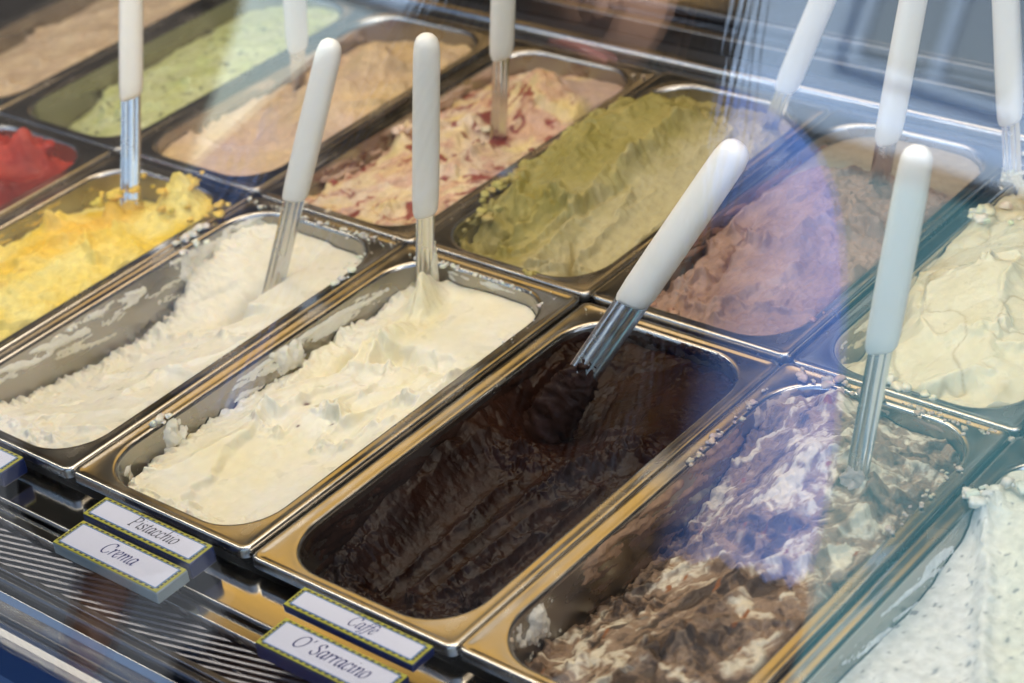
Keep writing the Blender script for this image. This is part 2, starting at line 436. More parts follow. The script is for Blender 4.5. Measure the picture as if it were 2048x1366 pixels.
def rand_strokes(n, xr, yr, ang, asd, lr, wr, dep, seed, bend=.25):
    r = random.Random(seed); S = []
    for _ in range(n):
        a = math.radians(r.gauss(ang, asd)); L = r.uniform(*lr); x = r.uniform(*xr); y = r.uniform(*yr)
        S.append((x-math.cos(a)*L/2, y-math.sin(a)*L/2, x+math.cos(a)*L/2, y+math.sin(a)*L/2, r.uniform(*wr), dep*r.uniform(.3, 1.3)*(1 if r.random() < .7 else -.6), r.uniform(-bend, bend)))
    return S

def f_milk(X, Y, s, L):
    wx = X+.004*fbm(X, Y, .02, s+1, 3); wy = Y+.004*fbm(X, Y, .02, s+2, 3)
    base = tps(X, Y, [(.012, .01, -.010), (.08, .01, -.006), (.15, .01, -.008), (.012, .05, -.030), (.012, .10, -.040), (.012, .16, -.046), (.012, .21, -.044),
        (.012, .25, -.022), (.012, .31, -.010), (.05, .06, -.026), (.05, .12, -.036), (.05, .18, -.042), (.05, .23, -.034), (.09, .06, -.018), (.09, .13, -.024), (.09, .20, -.027),
        (.15, .06, -.006), (.15, .13, -.006), (.15, .20, -.008), (.15, .26, -.010), (.05, .29, -.018), (.08, .25, -.032), (.09, .31, -.014), (.15, .315, -.012)])
    h = base+.0010*billow(wx, wy, .030, s+3, 3)
    h = strokes(X, Y, h, rand_strokes(16, (.05, .15), (.03, .23), 215, 30, (.05, .11), (.014, .028), .0045, s, .3), s, .0034)
    slab = ss(-.004, .004, np.minimum(wx-.095, wy-.243+.35*(.15-wx)))
    h = h*(1-slab)+slab*(-.0145+.0015*fbm(X, Y, .05, s, 2))
    h = h-gau(X, Y, .092, .27, .012, .03, -.25)*(1-slab)*.012-.034*gau(X, Y, .079, .244, .015, .022, -.3)*(1-slab)
    left = ss(.13, .02, X)*(1-slab)
    fib = fbm(wx*.55+.1*Y, wy*1.5, .008, s+4, 4)
    h = h + .0016*fib*ss(.12, .03, X)*(1-slab) + .0004*fbm(wx, wy, .007, s+5, 4)*(1-slab)
    h = h + .0060*left*ridged(X*.5, Y*1.2, .010, s+6, 3)*ss(.045, .013, X)
    h = h + .0050*gau(X, Y, .07, .022, .06, .010)*(1+1.2*billow(X, Y, .014, s+9, 3))
    c = mix(CREAM*.98, MILK, np.clip(.5+fbm(X, Y, .04, s+12, 3), 0, 1))
    c = mix(c, (.80, .78, .72), gau(X, Y, .06, .02, .07, .016)*.8)
    return h, c
def f_crema(X, Y, s, L):
    wx = X+.006*fbm(X, Y, .025, s+1, 3); wy = Y+.006*fbm(X, Y, .025, s+2, 3)
    base = tps(X, Y, [(.012, .012, -.022), (.012, .035, -.042), (.012, .06, -.028), (.012, .09, -.022), (.012, .13, -.022), (.012, .18, -.028), (.012, .22, -.028), (.012, .27, -.028), (.012, .31, -.018),
        (.04, .012, -.010), (.09, .012, -.008), (.15, .012, -.010), (.03, .035, -.022), (.05, .05, -.010), (.05, .10, -.006), (.05, .15, -.014), (.05, .20, -.018), (.045, .25, -.016),
        (.09, .06, -.015), (.09, .10, -.014), (.09, .15, -.022), (.09, .20, -.019), (.13, .06, -.010), (.15, .10, -.008), (.15, .16, -.007), (.15, .22, -.007), (.12, .22, -.014),
        (.15, .31, -.010), (.08, .31, -.016), (.04, .31, -.020)])
    h = base
    # smooth front mound, scraped in long passes; ruffled folds behind it
    h = strokes(X, Y, h, [(.075, .155, .055, .015, .030, -.004, .1), (.040, .17, .022, .04, .022, -.003, -.1), (.115, .14, .105, .02, .026, .003, .1), (.14, .20, .135, .03, .016, .002, 0)], s+5, .0030, .00018)
    h = strokes(X, Y, h, [(.030, .27, .055, .165, .020, .005, .2), (.060, .245, .080, .150, .020, .008, -.3), (.105, .240, .095, .150, .022, -.007, .3), (.085, .215, .062, .115, .016, .008, .35), (.125, .23, .118, .155, .018, -.005, -.2),
        (.14, .245, .128, .185, .012, .004, .2), (.10, .20, .115, .125, .013, .005, -.3), (.065, .20, .045, .135, .013, -.005, .4), (.13, .20, .10, .15, .011, .005, .3), (.05, .255, .075, .215, .011, .005, -.3), (.085, .25, .11, .225, .010, -.005, .3)], s+31, .0062)
    slab = ss(-.003, .003, np.minimum(wx-.047-.2*(.3-wy), wy-.243+.12*(.12-wx)))
    hs = -.0125+.0008*fbm(X, Y, .03, s, 3)+.0012*gau(X, Y, .10, .25, .05, .01)
    cut = gau(X, Y, .062, .272, .014, .035, .1)*ss(.110, .07, X)
    h = h*(1-slab)+slab*hs - cut*.012 - .010*gau(X, Y, .10, .228, .05, .009)*(1-slab)
    mid = ss(.12, .17, Y)*(1-slab)
    h = h + mid*(.0030*billow(wx, wy, .040, s+3, 2)+.0005*fbm(wx, wy, .008, s+5, 3)) + .0003*fbm(wx, wy, .006, s+7, 2)*(1-slab)
    led = ss(-.004, .003, wx-.072+.35*(wy-.06)-.012*fbm(X, Y, .03, s+30, 3)); front = ss(.15, .11, Y)
    h = h - front*led*.0055*ss(.012, .03, Y)
    # peak pulled up by the spatula
    pk = gau(X, Y, .050, .290, .010, .017, .35); h = h + .026*pk*(1+.30*fbm(X, Y, .008, s+40, 3))
    h = h + .011*gau(X, Y, .060, .245, .009, .028, -.15)*(1+.3*ridged(X, Y, .014, s+41, 3))
    h = h - .012*gau(X, Y, .040, .215, .0045, .020, .25)
    h = h + .004*ridged(X*.6, Y, .011, s+6, 3)*ss(.040, .013, X)
    c = mix(MILK*1.0, CREAM*np.array((1, .98, .86)), np.clip(.45+1.2*fbm(X, Y, .05, s+12, 3)+.5*cut, 0, 1))
    for (ax, ay, r) in ((.063, .152, .0018), (.088, .165, .0016), (.079, .128, .0011), (.112, .20, .0012), (.042, .185, .0012), (.098, .142, .001)):
        c = mix(c, (.12, .05, .06), np.clip(1.4*gau(X, Y, ax, ay, r, r*1.3), 0, 1))
    return h, c
def f_choc(X, Y, s, L):
    wx = X+.005*fbm(X, Y, .03, s+1, 3); wy = Y+.005*fbm(X, Y, .03, s+2, 3)
    base = tps(X, Y, [(.012, .012, -.042), (.012, .05, -.030), (.012, .10, -.018), (.012, .16, -.011), (.012, .22, -.009), (.012, .28, -.009), (.012, .315, -.009),
        (.05, .012, -.030), (.09, .012, -.022), (.15, .012, -.020), (.035, .06, -.042), (.035, .11, -.036), (.035, .16, -.028), (.04, .22, -.032), (.04, .28, -.022),
        (.065, .06, -.046), (.065, .11, -.042), (.07, .15, -.036), (.09, .05, -.028), (.09, .09, -.027), (.09, .13, -.024), (.115, .06, -.026), (.12, .10, -.028),
        (.15, .06, -.022), (.15, .12, -.020), (.15, .18, -.018), (.15, .25, -.014), (.15, .315, -.014), (.10, .20, -.022), (.10, .26, -.013), (.08, .315, -.014), (.11, .16, -.026), (.05, .245, -.040)])
    h = base + .0022*billow(wx, wy, .022, s+3, 4)+.0012*ridged(wx, wy, .014, s+4, 4)
    # long scoops drawn towards the front
    h = strokes(X, Y, h, [(.045, .205, .040, .045, .022, .013, .12), (.074, .17, .062, .040, .014, .009, .10), (.105, .165, .088, .045, .013, .011, .15), (.125, .13, .115, .055, .010, .011, -.2), (.14, .20, .138, .05, .012, .004, 0),
        (.085, .31, .105, .235, .024, .003, .1), (.125, .315, .130, .22, .022, -.003, -.1), (.045, .30, .030, .235, .014, .004, .2), (.06, .05, .10, .022, .012, .005, .3)], s+11, .0050, .0003)
    h = h - .016*gau(wx, wy, .033, .238, .011, .017)            # the dark hole behind the blade
    rub = np.clip(gau(X, Y, .052, .190, .022, .013, .3)+gau(X, Y, .105, .192, .040, .011, .9)+gau(X, Y, .13, .045, .025, .035)+gau(X, Y, .022, .05, .012, .04)+gau(X, Y, .06, .02, .05, .010), 0, 1)
    h = h + .012*gau(wx, wy, .052, .195, .018, .012, .3)*(1+.8*fbm(X, Y, .009, s+15, 3))+.008*gau(wx, wy, .105, .192, .036, .009, .9)*(1+1.0*ridged(X, Y, .012, s+16, 3))
    h = h + rub*(.0034*billow(wx, wy, .009, s+9, 3)+.0018*fbm(X, Y, .004, s+19, 2))
    c = mix((.011, .0034, .0018), (.022, .0072, .0034), np.clip(.5+1.2*fbm(X, Y, .03, s+12, 4), 0, 1))
    return h, c
def marble(X, Y, s, sc_=.022, amp=.5):
    wx = X+.5*sc_*fbm(X, Y, sc_*1.4, s+1, 4)*2; wy = Y+.5*sc_*fbm(X, Y, sc_*1.4, s+2, 4)*2
    return fbm(wx*1.8+.9*wy, wy*.8-.4*wx, sc_, s+3, 5, .6), wx, wy
def f_sarra(X, Y, s, L):
    wx = X+.034*fbm(X, Y, .055, s+1, 3)+.007*fbm(X, Y, .014, s+71, 3); wy = Y+.034*fbm(X, Y, .055, s+2, 3)+.007*fbm(X, Y, .014, s+72, 3)
    # streaks smeared along the pan, curling over each other
    ca, sa = math.cos(math.radians(63)), math.sin(math.radians(63))
    al = wx*ca+wy*sa; ac = -wx*sa+wy*ca
    st1 = fbm(al*.34, ac, .0150, s+3, 5, .62); st2 = fbm(al*.35+.4*ac, ac, .0042, s+6, 4, .6); lump = fbm(wx, wy, .030, s+8, 4)
    base = tps(X, Y, [(.012, .012, -.030), (.012, .05, -.034), (.012, .10, -.040), (.012, .16, -.042), (.012, .21, -.036), (.012, .26, -.020), (.012, .315, -.014), (.05, .012, -.018), (.10, .012, -.014), (.15, .012, -.012),
        (.05, .06, -.022), (.05, .12, -.026), (.05, .18, -.022), (.05, .24, -.006), (.09, .06, -.010), (.09, .12, -.007), (.09, .18, .002), (.09, .24, .014), (.15, .06, -.004), (.15, .12, -.003), (.15, .2, -.005), (.15, .27, -.010),
        (.15, .315, -.012), (.09, .315, -.010), (.05, .315, -.004), (.075, .29, .008)])
    h = base+.0030*billow(wx, wy, .03, s+30, 3)
    h = strokes(X, Y, h, rand_strokes(16, (.06, .14), (.03, .22), 243, 18, (.06, .13), (.010, .020), .005, s, .35)+[(.15, .30, .09, .275, .022, .003, .1), (.15, .27, .10, .25, .012, .003, .1)], s+21, .0045, .0005)
    h = h + .0016*st1 + .0006*st2 + .0060*billow(X, Y, .020, s+31, 5)*ss(-.25, .25, fbm(X, Y, .05, s+32, 2))
    h = h + .010*gau(X, Y, .055, .30, .010, .018)*(1+.8*fbm(X, Y, .008, s+40, 3))+.009*gau(X, Y, .085, .235, .03, .02)*(1+.5*fbm(X, Y, .012, s+41, 3))
    h = h + .004*ridged(X*.6, Y, .010, s+9, 3)*ss(.045, .013, X)
    t = np.clip(.45+.95*st1+.28*st2+.75*lump+.16*gau(X, Y, .09, .24, .05, .04)+.14*gau(X, Y, .045, .10, .018, .09)-.14*gau(X, Y, .10, .10, .05, .07), 0, 1)
    t = np.clip(t+.16*fbm(X, Y, .006, s+66, 4, .6), 0, 1)
    c = mix((.060, .036, .022), (.27, .175, .108), ss(.08, .46, t)); c = mix(c, (.68, .595, .44), ss(.50, .80, t))
    dk = ss(.22, .45, fbm(al*.4, ac, .009, s+60, 4)+.35*gau(X, Y, .045, .09, .03, .04)-.10)
    c = mix(c, (.03, .017, .013), dk*.85)
    am = ss(.52, .60, fbm(X*1.8, Y*.8, .014, s+62, 2)); c = mix(c, (.26, .085, .018), am)
    return h, c
def f_strac(X, Y, s, L):
    wx = X+.004*fbm(X, Y, .03, s+1, 3); wy = Y+.004*fbm(X, Y, .03, s+2, 3)
    base = tps(X, Y, [(.012, .012, -.012), (.012, .08, -.018), (.012, .15, -.022), (.012, .2, -.022), (.012, .24, -.014), (.012, .28, .0), (.012, .315, -.006), (.06, .05, -.012), (.06, .12, -.016), (.06, .18, -.016), (.06, .235, -.004), (.06, .28, -.002),
        (.15, .05, -.006), (.15, .15, -.004), (.15, .25, -.004), (.15, .315, -.012), (.08, .315, -.012), (.1, .2, -.006)])
    h = base+.0016*billow(wx, wy, .035, s+3, 2)+.0005*fbm(wx, wy, .008, s+5, 3)
    rdg = wx-.015-.55*(.262-wy); h = h+.006*np.exp(-(rdg/.006)**2)*ss(.10, .15, Y)
    h = h + .009*gau(X, Y, .018, .262, .010, .010)*(1+.7*fbm(X, Y, .007, s+31, 3))
    c = mix((.74, .72, .68), (.70, .69, .56), ss(-.01, .02, rdg)*.8)
    sp = ss(.45, .55, fbm(X, Y, .0055, s+9, 2)); sp2 = ss(.50, .56, fbm(X*1.4, Y*.8, .009, s+19, 2))
    c = mix(c, (.06, .06, .09), np.clip(sp+sp2, 0, 1)*.6)
    return h, c
def f_mango(X, Y, s, L):
    wx = X+.005*fbm(X, Y, .02, s+1, 3); wy = Y+.005*fbm(X, Y, .02, s+2, 3)
    base = tps(X, Y, [(.012, .02, -.016), (.012, .08, -.020), (.012, .14, -.022), (.012, .2, -.020), (.012, .25, -.020), (.012, .30, -.030), (.05, .02, -.006), (.05, .1, -.008), (.05, .17, -.004), (.05, .23, .002), (.05, .28, -.016), (.05, .315, -.026),
        (.1, .05, -.004), (.1, .12, .002), (.1, .2, .004), (.1, .25, -.008), (.15, .05, -.008), (.15, .15, -.006), (.15, .25, -.004), (.15, .30, -.006), (.11, .30, .002), (.08, .315, -.024)])
    h = base+.0050*billow(wx, wy, .032, s+3, 3)
    h = strokes(X, Y, h, rand_strokes(18, (.03, .14), (.03, .27), 225, 40, (.03, .08), (.010, .020), .005, s, .4), s+5, .0058)
    h = h+.0020*billow(wx, wy, .013, s+15, 3)
    h = h + .020*gau(X, Y, .118, .300, .017, .013)*(1+.5*fbm(X, Y, .01, s+7, 3))+.016*gau(X, Y, .075, .262, .007, .007)*(1+.6*fbm(X, Y, .007, s+8, 3))
    t = np.clip(.5+1.3*fbm(wx, wy, .045, s+12, 3), 0, 1)
    c = mix((.82, .58, .045), (.84, .72, .25), t); c = mix(c, (.84, .47, .008), .8*gau(X, Y, .075, .22, .022, .06))
    c = mix(c, (.60, .28, .02), .6*gau(X, Y, .09, .12, .006, .03)*ss(0, .3, fbm(X, Y, .01, s+33, 2)+.1))
    return h, c
def f_red(X, Y, s, L):
    wx = X+.005*fbm(X, Y, .02, s+1, 3); wy = Y+.005*fbm(X, Y, .02, s+2, 3)
    base = tps(X, Y, [(.012, .02, -.02), (.012, .15, -.02), (.012, .30, -.03), (.08, .1, -.006), (.08, .2, .004), (.08, .28, -.006), (.15, .1, -.014), (.15, .2, -.012), (.15, .29, -.016), (.1, .315, -.03), (.06, .315, -.03)])
    h = base+.014+.011*billow(wx, wy, .026, s+3, 5)+.002*fbm(X, Y, .008, s+8, 3)
    h = strokes(X, Y, h, rand_strokes(8, (.04, .14), (.15, .28), 225, 40, (.04, .08), (.012, .022), .005, s, .4), s+5, .006)
    h = h + .026*gau(X, Y, .125, .278, .014, .014)+.022*gau(X, Y, .080, .262, .024, .020)
    c = mix((.34, .014, .010), (.58, .060, .028), np.clip(.5+1.2*fbm(wx, wy, .04, s+12, 3), 0, 1))
    c = mix(c, (.12, .004, .008), gau(X, Y, .14, .24, .02, .04)*.8)
    return h, c
def f_tan(X, Y, s, L):
    h = tps(X, Y, [(.012, .02, -.02), (.012, .15, -.024), (.012, .30, -.02), (.08, .1, -.012), (.08, .2, -.010), (.08, .28, -.010), (.15, .1, -.004), (.15, .2, -.004), (.15, .29, -.004)])
    h = h+.003*billow(X+.3*Y, Y, .05, s+3, 2)+.006*gau(X, Y, .09, .16, .05, .012, .5)
    h = strokes(X, Y, h, rand_strokes(8, (.04, .14), (.03, .28), 250, 20, (.06, .14), (.016, .03), .004, s, .2), s+5, .004)
    c = mix((.50, .36, .23), (.60, .45, .28), np.clip(.5+1.4*fbm(X*1.5, Y*.6, .03, s+12, 3), 0, 1))
    return h, c
def f_mint(X, Y, s, L):
    h = tps(X, Y, [(.012, .015, -.05), (.012, .08, -.034), (.012, .15, -.026), (.012, .30, -.022), (.06, .015, -.03), (.10, .015, -.014), (.15, .015, -.010), (.06, .08, -.016), (.08, .2, -.010), (.08, .28, -.010), (.15, .1, -.006), (.15, .2, -.006), (.15, .29, -.006)])
    h = h+.0025*billow(X, Y, .03, s+3, 3)+.0010*fbm(X, Y, .008, s+5, 3)
    h = strokes(X, Y, h, rand_strokes(7, (.05, .14), (.08, .28), 235, 25, (.05, .12), (.014, .026), .004, s, .3), s+5, .004)
    c = mix((.46, .50, .19), (.54, .56, .30), np.clip(.5+1.2*fbm(X, Y, .03, s+12, 3), 0, 1))
    sp = ss(.30, .42, fbm(X, Y, .0085, s+9, 3)); c = mix(c, (.06, .07, .035), sp*.9)
    c = mix(c, (.04, .05, .03), np.clip(1.6*gau(X, Y, .085, .075, .005, .004), 0, 1))
    return h, c
def f_peach(X, Y, s, L):
    wx = X+.005*fbm(X, Y, .03, s+1, 3); wy = Y+.005*fbm(X, Y, .03, s+2, 3)
    base = tps(X, Y, [(.012, .012, -.012), (.012, .06, -.012), (.012, .12, -.014), (.012, .2, -.02), (.012, .30, -.024), (.06, .02, -.008), (.06, .08, -.018), (.06, .14, -.006), (.06, .2, -.012), (.06, .29, -.02), (.1, .04, -.008), (.1, .12, .004), (.1, .18, .010), (.1, .24, .002), (.1, .29, -.012),
        (.15, .03, -.008), (.15, .1, -.008), (.15, .2, -.006), (.15, .29, -.012)])
    h = base+.004*billow(wx*1.2, wy*.8, .038, s+3, 3)
    h = strokes(X, Y, h, rand_strokes(16, (.03, .14), (.03, .27), 230, 35, (.04, .10), (.012, .022), .006, s, .4), s+5, .0055)
    h = h+.018*gau(X, Y, .105, .205, .02, .016)*(1+.5*fbm(X, Y, .012, s+8, 3))-.014*gau(X, Y, .055, .095, .012, .022)+.0012*fbm(wx, wy, .009, s+5, 3)
    c = mix((.64, .47, .34), (.66, .48, .25), np.clip(.4+1.3*fbm(wx, wy, .05, s+12, 3)+.5*ss(.1, .2, Y), 0, 1))
    return h, c
def f_fruit(X, Y, s, L):
    m, wx, wy = marble(X, Y, s, .03)
    base = tps(X, Y, [(.012, .012, -.014), (.012, .06, -.024), (.012, .12, -.022), (.012, .2, -.018), (.012, .30, -.022), (.06, .02, -.010), (.06, .08, -.006), (.06, .14, .002), (.06, .2, -.006), (.06, .29, -.016), (.1, .04, -.008), (.1, .12, -.002), (.1, .17, -.010), (.1, .24, .010), (.1, .295, -.010),
        (.15, .03, -.008), (.15, .1, -.008), (.15, .2, -.006), (.15, .295, -.008)])
    sm = ss(.235, .26, Y+.15*(X-.1))*ss(.09, .11, X)
    h = base+.004*billow(wx, wy, .032, s+3, 3)
    h = strokes(X, Y, h, rand_strokes(16, (.03, .14), (.03, .22), 235, 30, (.04, .10), (.010, .020), .006, s, .4), s+5, .0055)
    h = h+(1-sm)*(.0016*ridged(wx, wy, .012, s+15, 3))
    h = h*(1-sm*.7)+sm*.7*(base-.002)
    h = h+.018*gau(X, Y, .105, .228, .022, .024)*(1+.4*fbm(X, Y, .010, s+8, 3))+.010*gau(X, Y, .045, .12, .007, .012)
    cre = mix((.72, .57, .41), (.74, .57, .25), np.clip(.35+1.5*fbm(X, Y, .03, s+14, 3)+.4*gau(X, Y, .1, .22, .04, .04), 0, 1))
    al = wx*.45+wy*.89; ac = -wx*.89+wy*.45
    rd = ss(.13, .34, fbm(al*.28, ac, .010, s+21, 4)+.35*m)
    pk = ss(-.15, .3, fbm(al*.4, ac, .02, s+23, 3))*(1-sm*.3)
    c = mix(cre, (.58, .31, .24), .65*pk); c = mix(c, (.24, .018, .014), rd*.9*(1-sm))
    c = mix(c, (.58, .41, .34), sm*.8)
    return h, c
def f_pist(X, Y, s, L):
    wx = X+.005*fbm(X, Y, .025, s+1, 3); wy = Y+.005*fbm(X, Y, .025, s+2, 3)
    base = tps(X, Y, [(.012, .012, -.024), (.012, .05, -.018), (.012, .10, .006), (.012, .16, .014), (.012, .22, .008), (.012, .28, -.010), (.012, .30, -.012), (.05, .015, -.014), (.10, .012, -.010), (.15, .015, -.012), (.05, .05, -.014), (.05, .10, .020), (.05, .16, .032), (.05, .22, .026), (.05, .29, -.008),
        (.1, .06, -.012), (.1, .12, .000), (.1, .18, .012), (.1, .24, .012), (.1, .29, -.006), (.15, .05, -.016), (.15, .12, -.014), (.15, .2, -.008), (.15, .27, -.006), (.15, .30, -.010)])
    h = base+.0035*billow(wx*1.6+.4*wy, wy*.7, .026, s+3, 3)
    h = strokes(X, Y, h, rand_strokes(9, (.02, .07), (.04, .2), 255, 20, (.05, .12), (.010, .018), .007, s, .3)+[(.075, .24, .075, .09, .018, .005, .15), (.105, .25, .105, .06, .020, .005, -.1), (.135, .23, .130, .04, .016, .004, .1), (.09, .14, .10, .03, .014, .007, -.2), (.06, .27, .03, .22, .016, .004, .2)], s+5, .0065, .0004)
    tor = ss(.075, .03, X+.01*fbm(X, Y, .02, s+44, 3))
    h = h+tor*(.0040*billow(wx*1.4, wy*.8, .014, s+15, 4)+.0018*fbm(wx, wy, .006, s+16, 3))+.0006*fbm(wx*1.5, wy*.5, .006, s+17, 3)
    h = h-.022*gau(wx, wy, .038, .048, .011, .022, -.2)-.010*gau(wx, wy, .115, .045, .0035, .022, .5)-.007*gau(wx, wy, .09, .11, .003, .03, -.2)
    t = np.clip(.5+1.3*fbm(wx, wy, .035, s+12, 4), 0, 1)
    c = mix((.27, .225, .050), (.40, .335, .115), t); c = mix(c, (.52, .45, .25), .85*ss(.07, .11, X-.12*(Y-.1)+.02*fbm(X, Y, .02, s+14, 3)))
    return h, c
def f_nocc(X, Y, s, L):
    wx = X+.005*fbm(X, Y, .025, s+1, 3); wy = Y+.005*fbm(X, Y, .025, s+2, 3)
    base = tps(X, Y, [(.012, .012, -.024), (.012, .06, -.030), (.012, .12, -.024), (.012, .2, -.012), (.012, .29, -.010), (.06, .015, -.014), (.1, .012, -.012), (.15, .012, -.010), (.06, .07, -.006), (.06, .13, .010), (.06, .2, .014), (.06, .29, -.003), (.1, .07, .002), (.1, .14, .016), (.1, .2, .014), (.1, .29, -.003),
        (.15, .06, -.006), (.15, .15, -.004), (.15, .25, -.004), (.15, .295, -.006), (.11, .25, .000)])
    bk = ss(.215, .235, Y-.3*(X-.08))
    h = base+.0030*billow(wx, wy, .032, s+3, 3)
    h = strokes(X, Y, h, rand_strokes(16, (.03, .14), (.03, .2), 250, 28, (.05, .11), (.010, .020), .006, s, .4), s+5, .0058, .0006)
    h = h+(1-bk)*(.0020*billow(wx*1.3, wy*.8, .011, s+15, 3)+.0010*fbm(wx, wy, .005, s+16, 3))
    h = h*(1-bk*.8)+bk*.8*(base-.004)
    h = h-.012*gau(wx, wy, .052, .10, .005, .04, .2)
    t = np.clip(.5+1.3*fbm(wx, wy, .03, s+12, 4), 0, 1)
    c = mix((.27, .16, .112), (.41, .265, .192), t); c = mix(c, (.44, .37, .26), bk*.85)
    return h, c
def f_cream(X, Y, s, L):
    wx = X+.010*fbm(X, Y, .045, s+1, 3); wy = Y+.010*fbm(X, Y, .045, s+2, 3)
    base = tps(X, Y, [(.012, .02, -.022), (.012, .06, -.030), (.012, .12, -.020), (.012, .2, -.010), (.012, .29, -.010), (.06, .015, -.012), (.1, .012, -.008), (.15, .012, -.006), (.06, .07, .0), (.06, .13, .010), (.06, .2, .006), (.06, .29, -.006), (.1, .07, .006), (.1, .14, .014), (.1, .2, .008), (.1, .29, -.006),
        (.15, .06, -.004), (.15, .15, .0), (.15, .25, -.004), (.15, .295, -.010)])
    ph = (wx*.6+wy*.7)/.050+1.2*fbm(wx, wy, .07, s+20, 2)
    fold = np.abs(((ph % 1)-.5)*2)
    h = base+.008*(1-fold**2)+.003*billow(wx, wy, .05, s+3, 2)
    h = strokes(X, Y, h, rand_strokes(9, (.03, .15), (.03, .25), 215, 50, (.05, .10), (.016, .028), -.007, s, .6), s+5, .0048)
    h = h+.0005*fbm(wx, wy, .007, s+15, 3)+.014*gau(X, Y, .022, .215, .010, .012)*(1+.6*fbm(X, Y, .008, s+9, 3))
    c = mix((.70, .61, .38), (.75, .68, .47), np.clip(.5+fbm(X, Y, .03, s+12, 3), 0, 1)); c = mix(c, (.40, .29, .13), ss(.92, 1, fold)*.6)
    c = mix(c, (.58, .44, .20), .7*ss(.15, .4, fbm(X, Y, .04, s+14, 3)))
    return h, c

L1 = 0.3305; Y2 = 0.3335; L2 = 0.318
# flavour: column, row, function, material, grid step, pan label, gelato label
FL = [
 ('milk', -1, 0, f_milk, 'white', .00095, 'steel pan half scooped empty of white gelato, beside the yellow one', 'white milk gelato scooped low, its bare steel wall showing'),
 ('crema', 0, 0, f_crema, 'white', .0008, 'steel pan directly behind the Pistacchio and Crema labels', 'pale yellow cream gelato with a smooth square slab at its back corner'),
 ('chocolate', 1, 0, f_choc, 'choc', .0008, 'steel pan of dark chocolate directly behind the Caffè label', 'dark chocolate gelato scooped into a glossy hollow'),
 ('marbled', 2, 0, f_sarra, 'marbled', .0008, 'steel pan of brown and white marbled gelato, nearest the lens', 'brown and white marbled gelato with caramel flecks'),
 ('chip', 3, 0, f_strac, 'marbled', .0009, 'steel pan of white chip gelato at the near corner', 'white gelato with dark chocolate chips sloping from a ridge'),
 ('mango', -2, 0, f_mango, 'rough', .0010, 'steel pan of bright yellow gelato beside the red one', 'bright yellow lumpy fruit gelato'),
 ('berry', -3, 0, f_red, 'rough', .0014, 'steel pan of red sorbet at the far end of the front row', 'red berry sorbet in crumbly lumps'),
 ('tan', -4, 1, f_tan, 'rough', .0016, 'steel pan of tan gelato in the farthest corner', 'smooth tan gelato in the farthest pan'),
 ('mint', -3, 1, f_mint, 'rough', .0011, 'steel pan of pale green gelato in the back row', 'pale green mint gelato speckled with dark chips'),
 ('peach', -2, 1, f_peach, 'rough', .0012, 'steel pan of peach coloured gelato between the green and red streaked ones', 'peach coloured gelato heaped in a ridge'),
 ('fruit', -1, 1, f_fruit, 'rough', .0010, 'steel pan of cream gelato streaked with red in the back row', 'cream gelato rippled with dark red fruit sauce'),
 ('pistachio', 0, 1, f_pist, 'rough', .0010, 'steel pan of olive green gelato in the back row', 'olive green pistachio gelato heaped above its rim'),
 ('hazelnut', 1, 1, f_nocc, 'rough', .0010, 'steel pan of light brown gelato in the back row', 'light brown hazelnut gelato with a rough surface'),
 ('custard', 2, 1, f_cream, 'white', .0011, 'steel pan of folded custard gelato at the end of the back row', 'folded pale custard gelato with brown creases'),
 ('custard_end', 3, 1, f_tan, 'rough', .003, 'steel pan of plain beige gelato beyond the custard pan', 'plain beige gelato beyond the custard'),
]
G = {}
for k, (key, ci, row, fn, mk, step, plab, glab) in enumerate(FL):
    L = L1 if row == 0 else L2; x = ci*W; y = 0 if row == 0 else Y2
    dz = .0015*math.sin(k*2.3)-.0005
    make_pan(x, y, L, plab, dz)
    g, info = build_gelato('gelato', x, y, L, fn, GM[mk], step, glab, 100+37*k, dz, .0005 if mk in ('white', 'choc') else .0010)
    G[key] = (g, info, L)

# dragged remains on the walls
g = G['milk'][0]
smear(g, GM['white'], MILK*.95, L1, 'left', .03, .21, -.022, -.004, 11, .50, .002, (.02, .006), name='smear')
smear(g, GM['white'], CREAM*.92, L1, 'left', .10, .26, -.036, -.016, 12, .36, .0009, (.05, .004), name='smear')
smear(g, GM['white'], MILK*.95, L1, 'left', .225, .315, -.03, -.003, 13, .62, .0035, (.012, .010), name='smear')
smear(g, GM['white'], MILK, L1, 'front', .03, .14, -.012, -.003, 14, .6, .0025, (.02, .01), name='smear')
g = G['crema'][0]
smear(g, GM['white'], MILK*.95, L1, 'left', .125, .30, -.024, -.004, 21, .50, .0016, (.06, .006), name='smear')
smear(g, GM['white'], MILK*.97, L1, 'left', .165, .205, -.028, -.003, 22, .75, .004, (.01, .012), name='smear')
smear(g, GM['white'], MILK*.97, L1, 'left', .060, .095, -.026, -.002, 23, .70, .005, (.01, .012), name='smear')
smear(g, GM['white'], MILK*.97, L1, 'left', .022, .055, -.035, -.006, 24, .48, .003, (.012, .01), name='smear')
smear(g, GM['white'], MILK*.97, L1, 'back', .03, .14, -.012, -.0035, 25, .55, .0012, (.02, .01), name='smear')
g = G['chocolate'][0]
CH = np.array((.022, .0090, .0052))
smear(g, GM['choc'], CH, L1, 'left', .02, .31, -.055, -.005, 31, .62, .0018, (.05, .010), name='smear')
smear(g, GM['choc'], CH*2.2, L1, 'left', .03, .14, -.040, -.006, 32, .38, .0012, (.03, .008), name='smear')
smear(g, GM['choc'], CH*.8, L1, 'back', .02, .145, -.016, -.003, 33, .55, .0016, (.02, .01), name='smear')
g = G['marbled'][0]
smear(g, GM['marbled'], (.36, .22, .13), L1, 'left', .09, .27, -.022, -.002, 41, .56, .0028, (.025, .007), name='smear')
